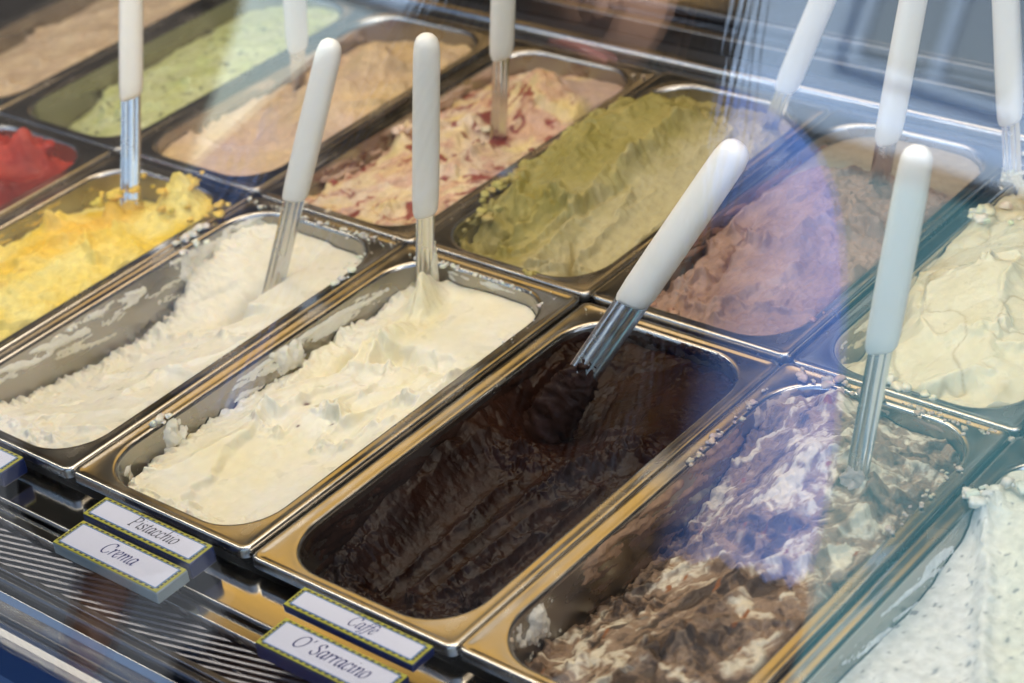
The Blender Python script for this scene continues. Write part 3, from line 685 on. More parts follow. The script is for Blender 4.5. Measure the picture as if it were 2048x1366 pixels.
smear(g, GM['marbled'], (.16, .10, .07), L1, 'left', .08, .30, -.045, -.014, 42, .42, .0010, (.06, .006), name='smear')
smear(g, GM['marbled'], (.74, .68, .56), L1, 'left', .030, .075, -.034, -.004, 43, .60, .004, (.010, .014), name='smear')
smear(g, GM['marbled'], (.55, .42, .30), L1, 'left', .265, .31, -.03, -.002, 44, .62, .003, (.012, .012), name='smear')
smear(g, GM['marbled'], (.40, .28, .2), L1, 'back', .03, .14, -.012, -.003, 45, .55, .0016, (.02, .01), name='smear')
g = G['chip'][0]
smear(g, GM['marbled'], (.75, .75, .74), L1, 'left', .10, .24, -.03, -.005, 51, .36, .0012, (.06, .006), name='smear')
g = G['mango'][0]
smear(g, GM['rough'], (.70, .50, .12), L1, 'left', .05, .3, -.02, -.004, 55, .42, .0016, (.05, .008), name='smear')
for key, c, a, b in (('fruit', (.66, .50, .38), .05, .29), ('peach', (.6, .48, .34), .12, .29), ('pistachio', (.40, .34, .13), .02, .29), ('hazelnut', (.36, .2, .12), .03, .29), ('custard', (.74, .66, .48), .03, .2)):
    smear(G[key][0], GM['rough'], c, L2, 'left', a, b, -.024, -.004, 60+len(key), .42, .0018, (.04, .008), name='smear')
crumbs(G['milk'][0], GM['white'], MILK, [(.040, .322, .0, .020, .002, 26, .0026), (.085, .324, -.001, .03, .002, 26, .0022), (.006, .262, .001, .002, .008, 14, .0045), (.014, .25, -.003, .003, .007, 10, .004),
    (.1585, .268, .001, .003, .006, 12, .0034), (.145, .30, -.001, .004, .012, 16, .002), (.02, .13, -.004, .001, .02, 8, .002), (.13, .322, 0, .015, .003, 26, .002)], 3)
crumbs(G['crema'][0], GM['white'], MILK, [(.010, .074, .0, .003, .004, 7, .0046), (.05, .320, -.001, .014, .0015, 16, .0024), (.10, .3195, -.0015, .03, .001, 40, .0016), (.145, .29, -.001, .004, .014, 14, .0016),
    (.03, .318, .0, .008, .002, 8, .003), (.154, .262, .0, .002, .006, 4, .002)], 4)
crumbs(G['chocolate'][0], GM['choc'], CH, [(.12, .317, -.002, .018, .002, 40, .0022), (.15, .29, -.002, .003, .016, 22, .0022), (.07, .318, -.003, .02, .0015, 20, .0018)], 5)
crumbs(G['marbled'][0], GM['marbled'], (.55, .44, .33), [(.011, .24, .0, .002, .03, 26, .0030), (.05, .319, .001, .012, .003, 26, .004), (.12, .323, -.001, .022, .003, 44, .0022), (.152, .25, .0, .003, .03, 24, .0028), (.012, .03, -.004, .004, .008, 8, .003)], 6)
crumbs(G['chip'][0], GM['marbled'], (.76, .76, .64), [(.012, .262, .004, .005, .005, 14, .0055), (.03, .275, .004, .010, .005, 8, .005)], 7)
crumbs(G['mango'][0], GM['rough'], (.80, .56, .10), [(.118, .302, .012, .010, .007, 14, .0060), (.074, .268, .010, .004, .006, 12, .0055), (.152, .308, -.001, .004, .006, 7, .0035), (.10, .29, .004, .03, .012, 12, .005)], 8)
crumbs(G['berry'][0], GM['rough'], (.42, .03, .02), [(.125, .285, .014, .008, .006, 10, .007), (.085, .28, .006, .012, .008, 10, .007), (.145, .25, -.004, .008, .01, 8, .004)], 9)
crumbs(G['fruit'][0], GM['rough'], (.72, .56, .42), [(.045, .125, .008, .004, .006, 8, .0055), (.10, .17, -.002, .006, .008, 6, .006), (.152, .30, 0, .004, .006, 5, .002), (.03, .006, -.001, .02, .002, 3, .0035)], 10)
crumbs(G['pistachio'][0], GM['rough'], (.46, .39, .13), [(.010, .11, .003, .003, .020, 34, .0055), (.015, .06, -.004, .004, .010, 14, .005), (.012, .19, .006, .003, .030, 34, .0055), (.108, .006, -.001, .003, .001, 4, .0035), (.08, .012, -.004, .03, .001, 10, .003)], 11)
crumbs(G['hazelnut'][0], GM['rough'], (.44, .26, .16), [(.155, .06, -.001, .002, .01, 4, .003), (.05, .02, -.010, .02, .004, 10, .004)], 12)
crumbs(G['custard'][0], GM['white'], (.78, .71, .5), [(.022, .215, .008, .006, .007, 14, .0065), (.06, .20, .012, .012, .012, 10, .006), (.012, .28, .004, .003, .02, 14, .003), (.085, .010, -.001, .012, .002, 8, .006)], 13)

# ------------------------------------------------------------------ spatulas
def superring(wx, wy, z, n=28, p=2.6, slant=0.):
    out = []
    for i in range(n):
        a = 2*math.pi*i/n; c, s = math.cos(a), math.sin(a)
        x = wx*math.copysign(abs(c)**(2/p), c); y = wy*math.copysign(abs(s)**(2/p), s)
        out.append((x, y, z+slant*x))
    return out
def make_spatula(base, tip, mid, label, twist=0., buried=.04, w0=.0066, coat=None, flare=.009, hs=1.0):
    B = Vector(base); T = Vector(tip); ax = (T-B); Lh = ax.length; ax.normalize()
    side = ax.cross(CP-B).normalized()
    side = (Matrix.Rotation(twist, 3, ax) @ side)
    fr = ax.cross(side)
    Mx = Matrix((side, fr, ax)).transposed().to_4x4(); Mx.translation = B
    e = bpy.data.objects.new('gelato_spatula', None); COL.objects.link(e); e.matrix_world = Mx; e.empty_display_size = .02
    tag(e, label, 'spatula', 'white handled gelato spatulas')
    zm = mid*Lh
    # handle: rounded bar, thicker in the middle, slanted shoulder at the blade, domed tip
    R = []
    hl = Lh-zm
    prof = [(0, .62), (.008, .86), (.03, .97), (.10, 1.02), (.3, 1.03), (.55, 1.02), (.8, 1.0), (.90, .98), (.945, .92), (.972, .78), (.99, .52), (.998, .24)]
    for t, s in prof:
        sl = .35*max(0, 1-t*9)
        R.append(superring(.0092*s*hs, .0078*s*hs, zm+t*hl, slant=sl, p=2.5 if t < .93 else 2.1))
    MB().rings(R).build('handle', MT['plastic'], e, True)
    # blade: channelled steel strip
    prof = [(-1, .1), (-.86, -.22), (-.55, -.40), (-.40, -.30), (-.28, -.44), (.28, -.44), (.40, -.30), (.55, -.40), (.86, -.22), (1, .1), (.86, .10), (.5, -.04), (0, -.06), (-.5, -.04), (-.86, .10)]
    R = []
    for k in range(15):
        t = k/14; z = -buried+(zm+.012+buried)*t
        wv = w0*(1+ (flare/w0-1)*max(0, 1-(z+buried)/(buried+.03))**1.3)
        dp = .0042*(1-.55*max(0, 1-(z+buried)/(buried+.05)))
        R.append([(px*wv, py*dp, z) for px, py in prof])
    MB().rings(R).build('blade', MT['blade'], e, True)
    if coat:
        mk, col, z0, z1, rad, seed, offx = (tuple(coat)+(0.,))[:7]
        n = 40; m = 60
        A, Tt = np.meshgrid(np.linspace(0, 2*math.pi, n, endpoint=False), np.linspace(0, 1, m))
        ca, sa = np.cos(A), np.sin(A); Z = z0+(z1-z0)*Tt
        nz = .9*fbm(ca*.012+Z*.5, sa*.012+Z, .012, seed, 4)+.5*fbm(ca*.012+7*Z, sa*.012, .006, seed+5, 3)
        top = Tt+.22*fbm(ca*.01, sa*.01+.3*Tt, .006, seed+9, 3)
        q = rad*np.sqrt(np.clip(1-top**6, .0, 1))*(1+.45*nz)*(1+.45*(1-Tt))
        q = np.maximum(q, .0012)
        V = np.stack([offx+q*1.15*ca, q*.62*sa+.001, Z], -1).reshape(-1, 3)
        idx = np.arange(n*m).reshape(m, n); nx_ = np.roll(idx, -1, 1)
        F = np.stack([idx[:-1], nx_[:-1], nx_[1:], idx[1:]], -1).reshape(-1, 4).tolist()+[idx[-1].tolist()]
        o = mesh_obj('clinging_gelato', V, F, GM[mk], e)
        set_pigment(o.data, np.clip(np.array(col)[None, :]*(1+.25*nz.reshape(-1, 1)), .001, .9))
    return e
make_spatula((-.257, .277, -.020), (-.284, .364, .193), .416, 'white handled spatula standing in the yellow gelato', w0=.0078, coat=('rough', (.80, .58, .14), -.03, .018, .010, 3))
make_spatula((-.273, .490, -.020), (-.197, .452, .194), .306, 'white handled spatula standing in the peach gelato', twist=.25)
make_spatula((-.086, .253, -.050), (-.021, .311, .168), .446, 'white handled spatula leaning in the half empty white milk pan', twist=-.35, flare=.012, w0=.0080)
make_spatula((.032, .305, -.035), (.081, .302, .195), .371, 'white handled spatula upright in the pale cream pan behind the Pistacchio label', coat=('white', (.82, .76, .60), -.02, .062, .0036, 21, .0050))
make_spatula((-.062, .505, -.020), (-.002, .486, .201), .416, 'white handled spatula standing in the red streaked gelato', twist=.15)
make_spatula((.198, .221, -.050), (.316, .319, .160), .496, 'white handled spatula leaning low across the chocolate pan', twist=-.35, flare=.017, w0=.0112, hs=1.2, coat=('choc', (.020, .0078, .0044), -.035, .080, .0125, 5))
make_spatula((.127, .610, -.015), (.235, .575, .184), .268, 'white handled spatula leaning in the olive green pistachio pan')
make_spatula((.265, .543, -.020), (.316, .537, .204), .308, 'white handled spatula standing in the light brown hazelnut pan', twist=.5, w0=.0085)
make_spatula((.441, .222, -.030), (.478, .255, .225), .511, 'white handled spatula upright in the brown and white marbled pan', coat=('marbled', (.55, .42, .34), -.03, .06, .0075, 9))
make_spatula((.340, .615, -.020), (.344, .592, .209), .291, 'white handled spatula standing in the folded custard pan', twist=-.2, coat=('white', (.78, .70, .48), -.03, .03, .008, 11))

# ------------------------------------------------------------------ front shelf, labels, grille, rails
XA, XB = -1.3, 1.4
def piece(name, prof, m, label, cat, bevel=0., x0=XA, x1=XB, closed=True, smooth=False):
    o = MB().extr(prof, x0, x1, closed).build(name, m, None, smooth, bevel=bevel)
    return tag(o, label, cat)
piece('label_shelf', [(.004, -.017), (-.0285, -.017), (-.0285, -.022), (.004, -.022)], MT['shelf'], 'flat steel shelf the flavour labels stand on', 'shelf', .0008)
piece('label_rail', circle_prof(-.0305, -.0150, .0016), MT['bar'], 'thin round steel rail running under the flavour labels', 'rail', smooth=True)
piece('lower_shelf', [(-.0325, -.0185), (-.0425, -.0185), (-.0425, -.030), (-.0325, -.030)], MT['shelf'], 'narrow lower steel ledge between the thin rail and air grille', 'shelf', .0010)
gr = empty('air_grille', (0, -.057, -.028)); tag(gr, 'slatted steel air grille in front of the flavour labels', 'grille')
fr = MB().box(XA, XB, -.0145, .0125, -.016, -.014); fr.build('trough', MT['black'], gr)
MB().extr([(-.0130, .0065), (-.0175, .0065), (-.0175, -.014), (-.0130, -.014)], XA, XB).build('frame', MT['bar'], gr, bevel=.0008)
n_sl = 0; slat_me = None
def slat_mesh():
    # a thin inclined blade crossing the slot on the skew
    dx = .052; dy = .0128
    P = []
    for yy, off in ((-dy, -dx), (dy, dx)):
        P += [(off-.0080, yy, .0020), (off-.0010, yy, .0042), (off+.0055, yy, .0040), (off-.0010, yy, .0010)]
    mb = MB(); mb.v = P; mb.f = [(0, 1, 5, 4), (1, 2, 6, 5), (2, 3, 7, 6), (3, 0, 4, 7), (3, 2, 1, 0), (4, 5, 6, 7)]
    return mb
first = None
for i in range(56):
    xx = -.50+i*.0205
    if first is None:
        first = slat_mesh().build('slat', MT['slat'], gr); first.location = (xx, 0, 0)
    else:
        c = first.copy(); COL.objects.link(c); c.parent = gr; c.location = (xx, 0, 0)
for j, yy in enumerate((-.0045, .0045)):
    MB().extr(circle_prof(yy, -.0085, .0009, 8), XA, XB).build('cross_wire', MT['bar'], gr, True)
piece('front_rail', [(-.0750, -.0215), (-.0825, -.0215), (-.0835, -.040), (-.0750, -.040)], MT['dark_steel'], 'grey steel rail along the front of the air grille', 'rail', .0025)
piece('gutter', [(-.0850, -.0260), (-.0900, -.0285), (-.0945, -.0335), (-.0970, -.0400), (-.0970, -.052), (-.0850, -.052)], MT['polished'], 'polished steel curve between the front rail and the blue sill', 'trim', .0008)
piece('sill', [(-.0978, -.0345), (-.104, -.0335), (-.112, -.0345), (-.130, -.0375), (-.143, -.0450), (-.150, -.060), (-.150, -.09), (-.0978, -.09)], MT['sky_lip'], 'sill at the foot of the glass, dark blue sky reflection in its colour', 'sill', .003)
piece('case_deck', [(.66, -.16), (-.11, -.16), (-.11, -.15), (.66, -.15)], MT['black'], 'black deck inside the display case under all the pans', 'deck')

# lettering drawn with a slanted pen
GLY = {
 'P': (.58, [[(.13, .66), (.13, 0)], [(.03, .655), (.2, .665), (.42, .63), (.47, .5), (.40, .37), (.25, .32), (.14, .33)], [(.03, 0), (.25, 0)]]),
 'i': (.24, [[(.03, .38), (.10, .43), (.11, .25), (.11, .08), (.14, .01), (.22, .07)], [(.125, .60), (.13, .63)]]),
 's': (.34, [[(.28, .36), (.2, .435), (.09, .41), (.08, .31), (.2, .21), (.26, .12), (.2, .015), (.09, .0), (.02, .09)]]),
 't': (.27, [[(.13, .58), (.12, .35), (.11, .09), (.15, .0), (.25, .07)], [(.02, .43), (.25, .43)]]),
 'a': (.45, [[(.33, .38), (.23, .445), (.11, .38), (.05, .2), (.09, .03), (.18, .01), (.28, .12), (.34, .3)], [(.36, .44), (.34, .2), (.34, .05), (.38, .0), (.45, .07)]]),
 'c': (.37, [[(.31, .34), (.27, .43), (.16, .42), (.07, .28), (.06, .11), (.14, .0), (.25, .02), (.34, .11)]]),
 'h': (.47, [[(.10, .70), (.10, .35), (.10, 0)], [(.10, .22), (.2, .39), (.31, .435), (.36, .36), (.35, .18), (.35, .05), (.39, 0), (.46, .07)]]),
 'o': (.43, [[(.22, .44), (.10, .36), (.05, .2), (.10, .03), (.2, .0), (.32, .08), (.37, .24), (.32, .4), (.22, .44)]]),
 'C': (.62, [[(.54, .50), (.52, .62), (.38, .67), (.2, .6), (.08, .42), (.08, .2), (.18, .03), (.34, -.01), (.47, .05), (.56, .17)], [(.56, .66), (.54, .50)]]),
 'r': (.34, [[(.03, .38), (.10, .43), (.10, .2), (.10, 0)], [(.10, .22), (.19, .38), (.28, .44), (.33, .39)]]),
 'e': (.38, [[(.06, .19), (.2, .23), (.31, .32), (.29, .42), (.2, .44), (.1, .36), (.05, .2), (.09, .04), (.19, .0), (.33, .11)]]),
 'm': (.70, [[(.03, .38), (.10, .43), (.10, .2), (.10, 0)], [(.10, .22), (.2, .39), (.29, .435), (.34, .36), (.34, .18), (.34, 0)], [(.34, .22), (.43, .39), (.53, .435), (.58, .36), (.57, .18), (.57, .05), (.61, 0), (.69, .07)]]),
 'n': (.47, [[(.03, .38), (.10, .43), (.10, .2), (.10, 0)], [(.10, .22), (.2, .39), (.31, .435), (.36, .36), (.35, .18), (.35, .05), (.39, 0), (.46, .07)]]),
 'f': (.28, [[(.36, .64), (.30, .69), (.22, .62), (.17, .4), (.13, .1), (.08, -.12), (.0, -.19), (-.06, -.14)], [(.04, .43), (.30, .43)]]),
 'O': (.70, [[(.36, .67), (.2, .62), (.08, .44), (.07, .2), (.18, .03), (.34, -.01), (.5, .06), (.62, .26), (.61, .5), (.5, .64), (.36, .67)]]),
 "'": (.22, [[(.13, .68), (.14, .64), (.10, .54)]]),
 'S': (.50, [[(.42, .52), (.4, .63), (.28, .67), (.15, .6), (.14, .47), (.28, .36), (.39, .25), (.38, .08), (.25, -.01), (.11, .04), (.06, .16)]]),
 ' ': (.22, []),
}
GLY['è'] = (GLY['e'][0], GLY['e'][1]+[[(.13, .67), (.18, .60), (.24, .54)]])
def catmull(P, n=7):
    if len(P) < 3: 
        return [(P[0][0]+(P[1][0]-P[0][0])*k/4, P[0][1]+(P[1][1]-P[0][1])*k/4) for k in range(5)]
    Q = [P[0]]+list(P)+[P[-1]]; out = []
    for i in range(1, len(Q)-2):
        for k in range(n):
            t = k/n; a, b, c, d = Q[i-1], Q[i], Q[i+1], Q[i+2]
            out.append(tuple(.5*(2*b[j]+(c[j]-a[j])*t+(2*a[j]-5*b[j]+4*c[j]-d[j])*t*t+(3*b[j]-a[j]-3*c[j]+d[j])*t**3) for j in (0, 1)))
    out.append(P[-1]); return out
def lettering(text, size, cx, cy_, z, shear=.20, xs=.80):
    total = sum(GLY[ch][0] for ch in text)*xs; x = -total/2; mb = MB()
    k = 0
    for ch in text:
        adv, strokes = GLY[ch]
        for st in strokes:
            c = catmull(st); n = len(c); Lp = []; Rp = []
            for i, p in enumerate(c):
                q = c[min(i+1, n-1)]; o = c[max(i-1, 0)]
                tx, ty = q[0]-o[0], q[1]-o[1]; ln = math.hypot(tx, ty) or 1; tx /= ln; ty /= ln
                ang = math.atan2(ty, tx); wd = (.030+.050*abs(math.sin(ang-.45)))/2
                Lp.append((p[0]-ty*wd, p[1]+tx*wd)); Rp.append((p[0]+ty*wd, p[1]-tx*wd))
            b = len(mb.v); k += 1; zz = z+.00002*(k % 3)
            for (lx, ly), (rx, ry) in zip(Lp, Rp):
                mb.v.append((cx+(x+lx*xs+shear*ly)*size, cy_+(ly-.22)*size, zz)); mb.v.append((cx+(x+rx*xs+shear*ry)*size, cy_+(ry-.22)*size, zz))
            mb.f += [(b+2*i, b+2*i+1, b+2*i+3, b+2*i+2) for i in range(n-1)]
        x += adv*xs
    return mb
def make_label(x0, x1, y0, y1, z, h, text, holder, ink, size, label, offx=0., tilt=0., dup=None):
    cx, cy_ = (x0+x1)/2, (y0+y1)/2; wx, wy = (x1-x0)/2, (y1-y0)/2
    e = empty('flavour_label', (cx, cy_, z)); e.rotation_euler = (tilt, 0, 0)
    tag(e, label, 'label')
    MB().box(-wx, wx, -wy, wy, -h, -.0006).build('holder', holder, e, bevel=.0007)
    MB().box(-wx+.0005, wx-.0005, -wy+.0005, wy-.0005, -.0006, 0).build('border', MT['yellow'], e)
    bx, by = wx-.0042, wy-.0034
    MB().box(-bx-.0009, bx+.0009, -by-.0008, by+.0008, 0, .0001).build('border_line', MT['blue_line'], e)
    MB().box(-bx, bx, -by, by, .0001, .0002).build('card', MT['card'], e)
    d = MB(); 
    n = int(wx*2/.0052)
    for i in range(n):
        xx = -wx+.0030+(2*wx-.006)*(i+.5)/n
        for sgn in (-1, 1):
            yy = sgn*(wy-.0018); d.quad([(xx-.0017, yy-.0005, .0002), (xx+.0010, yy-.0005, .0002), (xx+.0017, yy+.0005, .0002), (xx-.0010, yy+.0005, .0002)])
    n = max(3, int(wy*2/.0032))
    for i in range(n):
        yy = -wy+.0026+(2*wy-.0052)*(i+.5)/n
        for sgn in (-1, 1):
            xx = sgn*(wx-.0023); d.quad([(xx-.0006, yy-.0010, .0002), (xx+.0006, yy-.0010, .0002), (xx+.0006, yy+.0010, .0002), (xx-.0006, yy+.0010, .0002)])
    o = d.build('border_dashes', MT['ink'], e); o['kind'] = 'stuff'
    if text: lettering(text, size, offx, 0, .0003).build('lettering', ink, e)
    return e
make_label(.0500, .1455, -.0550, -.0295, .0005, .009, 'Crema', MT['acrylic'], MT['navy_ink'], .0150, 'white label reading Crema in a grey holder')
make_label(.0458, .1440, -.0265, -.0062, .0020, .012, 'Pistacchio', MT['navy'], MT['ink'], .0138, 'white label reading Pistacchio close to the pan edge', offx=.006)
make_label(.2290, .3240, -.0555, -.0300, .0005, .011, "O' Sarracino", MT['navy'], MT['navy_ink'], .0150, "white label reading O' Sarracino in a blue holder")
make_label(.2225, .3230, -.0255, -.0070, .0040, .006, 'Caffè', MT['navy'], MT['navy_ink'], .0125, 'white label reading Caffè lying on blue holders', offx=.004)
# older labels stacked beneath the Caffè and Pistacchio ones
make_label(-.125, -.0395, -.0240, -.0040, .0005, .012, '', MT['navy'], MT['ink'], .0146, 'label cut by the edge of the view, before the white milk pan')

# ------------------------------------------------------------------ rear of the case
piece('rear_strip', [(.6535, -.004), (.663, -.004), (.663, -.05), (.6535, -.05)], MT['black'], 'black plastic strip behind the back row of pans', 'strip', .001)
piece('rear_rail', [(.6640, .0015), (.6665, .0040), (.6745, .0040), (.6770, .0015), (.6770, -.03), (.6640, -.03)], MT['shelf'], 'bright steel rail just behind the back row', 'rail', .001)
piece('rear_channel', [(.6775, -.012), (.716, -.012), (.716, -.03), (.6775, -.03)], MT['black'], 'wide black channel between two steel rails at the back', 'channel')
for i, (a, b, z, m, lb) in enumerate(((.7170, .7260, .004, 'dark_steel', 'narrow steel slide rail beyond the black channel'), (.7300, .7480, -.002, 'dark_steel', 'dark steel track between the narrow slide rails'),
                                      (.7520, .7600, .006, 'dark_steel', 'raised slide rail before the rear sill'), (.7640, .90, .003, 'shelf', 'broad steel sill at the very back of the case'))):
    piece('slide_rail' if i < 3 else 'rear_sill', [(a, z), (b, z), (b, -.03), (a, -.03)], MT[m], lb, 'rail' if i < 3 else 'sill', .0012)
# front glass, leaning away from the customer
e20 = math.radians(20)
gv = Vector((0, math.sin(e20), math.cos(e20))); gn = Vector((0, -math.cos(e20), math.sin(e20)))
p0 = Vector((0, -.1155, -.036)); p1 = p0+gv*.64; th = .006
prof = [(p0.y, p0.z), (p1.y, p1.z), (p1.y-gn.y*th, p1.z-gn.z*th), (p0.y-gn.y*th, p0.z-gn.z*th)]
piece('glass_pane', prof, MT['glass'], 'large clear glass pane leaning over the gelato with reflections of the street', 'glass')
lampbox = piece('lamp_housing', [(.115, .604), (.205, .604), (.205, .64), (.115, .64)], MT['dark_steel'], 'steel lamp housing along the top of the glass', 'lamp', .002)

# ------------------------------------------------------------------ shop behind, street in front (seen in the reflections)
def struct(name, mb, m): o = mb.build(name, m); o['kind'] = 'structure'; return o
struct('shop_floor', MB().box(-4, 4, -.1, 4, -1.1, -1.0), MT['shopfloor'])
tag(MB().box(-4, 4, 3.4, 3.5, -1.0, 2.2).build('shop_back_wall', MT['shopdark']), 'dark brown back wall of the shop', 'wall')
tag(MB().box(-4.1, -4, .1, 3.5, -1.0, 2.2).build('shop_side_wall', MT['shopdark']), 'dark side wall of the shop by the farthest pans', 'wall')
tag(MB().box(4, 4.1, .1, 3.5, -1.0, 2.2).build('shop_side_wall', MT['shopdark']), 'dark side wall of the shop by the nearest pans', 'wall')
tag(MB().box(-4, 4, .05, 3.5, 2.2, 2.3).build('shop_ceiling', MT['shopdark']), 'dark ceiling of the shop reaching out over its front', 'ceiling')
tag(MB().box(XA, XB, -.11, .90, -1.0, -.17).build('counter_front', MT['dark_steel']), 'dark steel body of the display case', 'counter')
struct('pavement', MB().box(-60, 60, -60, 6, -1.25, -1.0), MT['pavement'])
def facade(name, u0, u1, z0, z1, d0, m, label, cat):
    """a wall across the street, turned a little towards the sun"""
    o = MB().box(u0, u1, -d0-.4, -d0, z0, z1).build(name, MT[m]); o.rotation_euler = (0, 0, math.radians(-32)); o.location = (-4.7, -8.0, 0)
    return tag(o, label, cat)
facade('street_wall', 0, 15, -1.0, 1.55, 0, 'teal', 'teal painted wall across the street', 'wall')
facade('upper_storey', -2.55, 15, 1.55, 6.5, .06, 'sky_tinted_wall', 'rendered white storey above the teal wall, tinted with sky light', 'building')
up_ = bpy.data.objects['upper_storey']
for u in (.55, 2.05, 3.55, 5.05):
    f = MB().box(u, u+.9, -.16, -.02, 1.95, 3.55).build('window_frame', MT['sky_tinted_wall'], up_)
    MB().box(u+.08, u+.41, -.10, -.005, 2.03, 3.47).box(u+.49, u+.82, -.10, -.005, 2.03, 3.47).build('pane', MT['polished'], f)
MB().box(0, 15, -.10, .10, 1.60, 1.70).build('cornice', MT['sky_tinted_wall'], up_)
facade('street_building', -22, -2.55, -1.0, 6.0, .3, 'plaster', 'dark plastered building across the street', 'building')

# ------------------------------------------------------------------ the woman reflected in the glass
def skin_mesh(name, joints, bones, m, parent, sub=2):
    me = bpy.data.meshes.new(name); me.from_pydata([j[:3] for j in joints], bones, []); me.update()
    o = bpy.data.objects.new(name, me); COL.objects.link(o); o.parent = parent
    sk = o.modifiers.new('skin', 'SKIN'); sk.use_smooth_shade = True
    for i, j in enumerate(joints):
        r = j[3] if isinstance(j[3], tuple) else (j[3], j[3]); me.skin_vertices[0].data[i].radius = r
    me.skin_vertices[0].data[0].use_root = True
    su = o.modifiers.new('sub', 'SUBSURF'); su.levels = sub; su.render_levels = sub
    me.materials.append(m); return o
pe = empty('person', (-.035, -.60, -1.0)); pe.rotation_euler = (0, 0, -math.radians(38))     # local +y looks at the gelato
tag(pe, 'woman with long dark hair in a blue shirt bending towards the case', 'person')
H = [(0, -.30, .92, .13), (0, -.25, 1.06, .115), (0, -.18, 1.24, .12), (0, -.11, 1.39, .10), (0, -.055, 1.445, .055), (0, -.01, 1.465, .052), (0, .055, 1.50, (.078, .092)), (0, .05, 1.57, .070)]
B_ = [(i, i+1) for i in range(7)]
for s in (-1, 1):
    b = len(H); H += [(.18, -.11, 1.43, .056) if s > 0 else (-.15, -.12, 1.385, .052), (s*.252, -.13, 1.17, .042), (s*.245, -.11, .98, .034), (s*.235, -.08, .90, .024), (s*.235, -.075, .86, .026)]
    B_ += [(3, b), (b, b+1), (b+1, b+2), (b+2, b+3), (b+3, b+4)]
    h0 = b+4
    for k, (dy, ln) in enumerate(((.024, .055), (.008, .068), (-.008, .070), (-.023, .056))):
        f = len(H); H += [(s*.237, -.075+dy, .825, .009), (s*.236, -.072+dy*1.15, .825-ln*.5, .008), (s*.228, -.068+dy*1.2, .825-ln*.9, .006)]
        B_ += [(h0, f), (f, f+1), (f+1, f+2)]
    f = len(H); H += [(s*.228, -.042, .855, .010), (s*.222, -.026, .825, .008)]; B_ += [(h0, f), (f, f+1)]
    l = len(H); H += [(s*.09, -.30, .86, .085), (s*.10, -.22, .48, .056), (s*.10, -.26, .10, .040), (s*.10, -.25, .05, .038), (s*.10, -.13, .03, .030)]
    B_ += [(0, l), (l, l+1), (l+1, l+2), (l+2, l+3), (l+3, l+4)]
skin_mesh('body', H, B_, MT['skin'], pe)
S = [(0, -.29, .95, .150), (0, -.25, 1.06, .135), (0, -.18, 1.24, .138), (0, -.11, 1.39, .115), (0, -.06, 1.44, .072)]
SB = [(0, 1), (1, 2), (2, 3), (3, 4)]
for s in (-1, 1):
    b = len(S); S += [(.20, -.11, 1.435, .078) if s > 0 else (-.155, -.12, 1.39, .070), (s*.252, -.13, 1.17, .094), (s*.262, -.12, .96, .080)]; SB += [(3, b), (b, b+1), (b+1, b+2)]
skin_mesh('shirt', S, SB, MT['shirt'], pe)
for s in (-1, 1): skin_mesh('dark_sleeve_cover', [(s*.256, -.13, 1.17, .100), (s*.260, -.125, 1.02, .098), (s*.262, -.12, .92, .090)], [(0, 1), (1, 2)], MT['shade_cloth'], pe)  # added dark tubes, keep the lower sleeves' blue out of the reflection
skin_mesh('chest_shade', [(0, -.30, .90, .20), (0, -.25, 1.06, .225), (0, -.18, 1.24, .205), (0, -.11, 1.36, .135), (0, -.08, 1.42, .085)], [(0, 1), (1, 2), (2, 3), (3, 4)], MT['shade_cloth'], pe)  # added dark torso layer, stands for the shaded chest in the reflection
T = [(0, -.30, .93, .142)]; TB = []
for s in (-1, 1):
    b = len(T); T += [(s*.09, -.29, .80, .098), (s*.10, -.22, .48, .070), (s*.10, -.26, .12, .056)]; TB += [(0, b), (b, b+1), (b+1, b+2)]
skin_mesh('trousers', T, TB, MT['jeans'], pe)
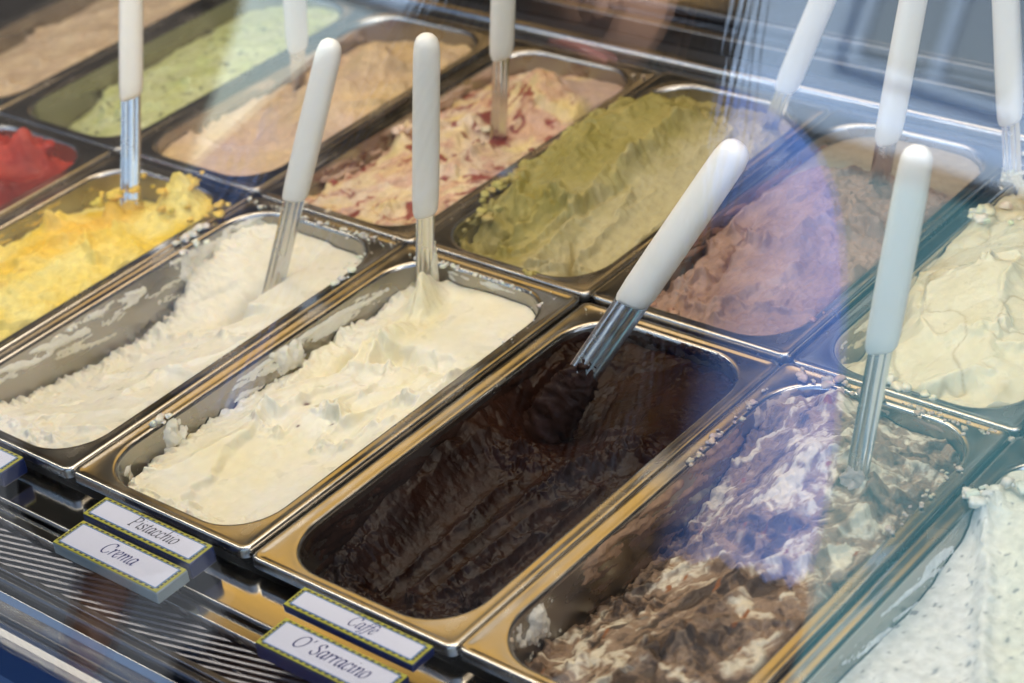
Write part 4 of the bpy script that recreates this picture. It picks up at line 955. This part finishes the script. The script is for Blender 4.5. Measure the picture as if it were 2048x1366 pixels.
for s in (-1, 1): skin_mesh('shoe', [(s*.10, -.28, .035, .045), (s*.10, -.18, .035, .045), (s*.10, -.10, .028, .034)], [(0, 1), (1, 2)], MT['shoe'], pe)
hd = (0, .058, 1.515)
for s in (-1, 1):
    mb = MB(); cc = []; blob(mb, cc, (s*.032, .142, 1.515), .010, 1, (0, 0, 0), .8); mb.build('eye', MT['eye'], pe, True)
    mb = MB(); cc = []; blob(mb, cc, (s*.082, .05, 1.505), .022, 2, (0, 0, 0), 1.2); mb.build('ear', MT['skin'], pe, True)
skin_mesh('nose', [(0, .140, 1.52, .008), (0, .158, 1.488, .012), (0, .146, 1.476, .012)], [(0, 1), (1, 2)], MT['skin'], pe)
skin_mesh('mouth', [(-.024, .136, 1.452, .005), (0, .146, 1.453, .007), (.024, .136, 1.452, .005)], [(0, 1), (1, 2)], MT['lip'], pe)
hair = MB(); rng = random.Random(4)
for k in range(300):
    a = rng.uniform(math.radians(-35), math.radians(215)); el = rng.uniform(.25, 1.45)
    if math.sin(a) < 0: pass
    dx, dy = math.cos(a), -math.sin(a)                      # dy<0 is the back of the head
    P = []
    wisp = k >= 200
    r0 = .094+rng.uniform(0, .008)+(rng.uniform(.004, .030) if wisp else 0)
    for j in range(9):
        t = j/8
        if t < .45:
            th_ = el*(1-t/.45); rr = r0*math.cos(th_); z = 1.53+r0*1.08*math.sin(th_)
        else:
            q = (t-.45)/.55; rr = r0*(1+.35*q+.15*math.sin(k+q*4)*q); z = 1.53-q*(.30+.10*math.sin(k*1.7))
        P.append(Vector((dx*rr*.98, .04+dy*rr*1.08, z)))
    R = []
    for j, p in enumerate(P):
        t = j/8; rad = (.0010 if wisp else .0085)*(1-.75*max(0, t-.5)*2)+.0006
        tan = (P[min(j+1, 8)]-P[max(j-1, 0)]).normalized(); s1 = tan.cross(Vector((dx, dy, .1))).normalized(); s2 = tan.cross(s1)
        R.append([p+s1*rad*math.cos(q)+s2*rad*.6*math.sin(q) for q in (0, 1.26, 2.51, 3.77, 5.03)])
    hair.rings(R)
o = hair.build('hair', MT['hair'], pe, True)
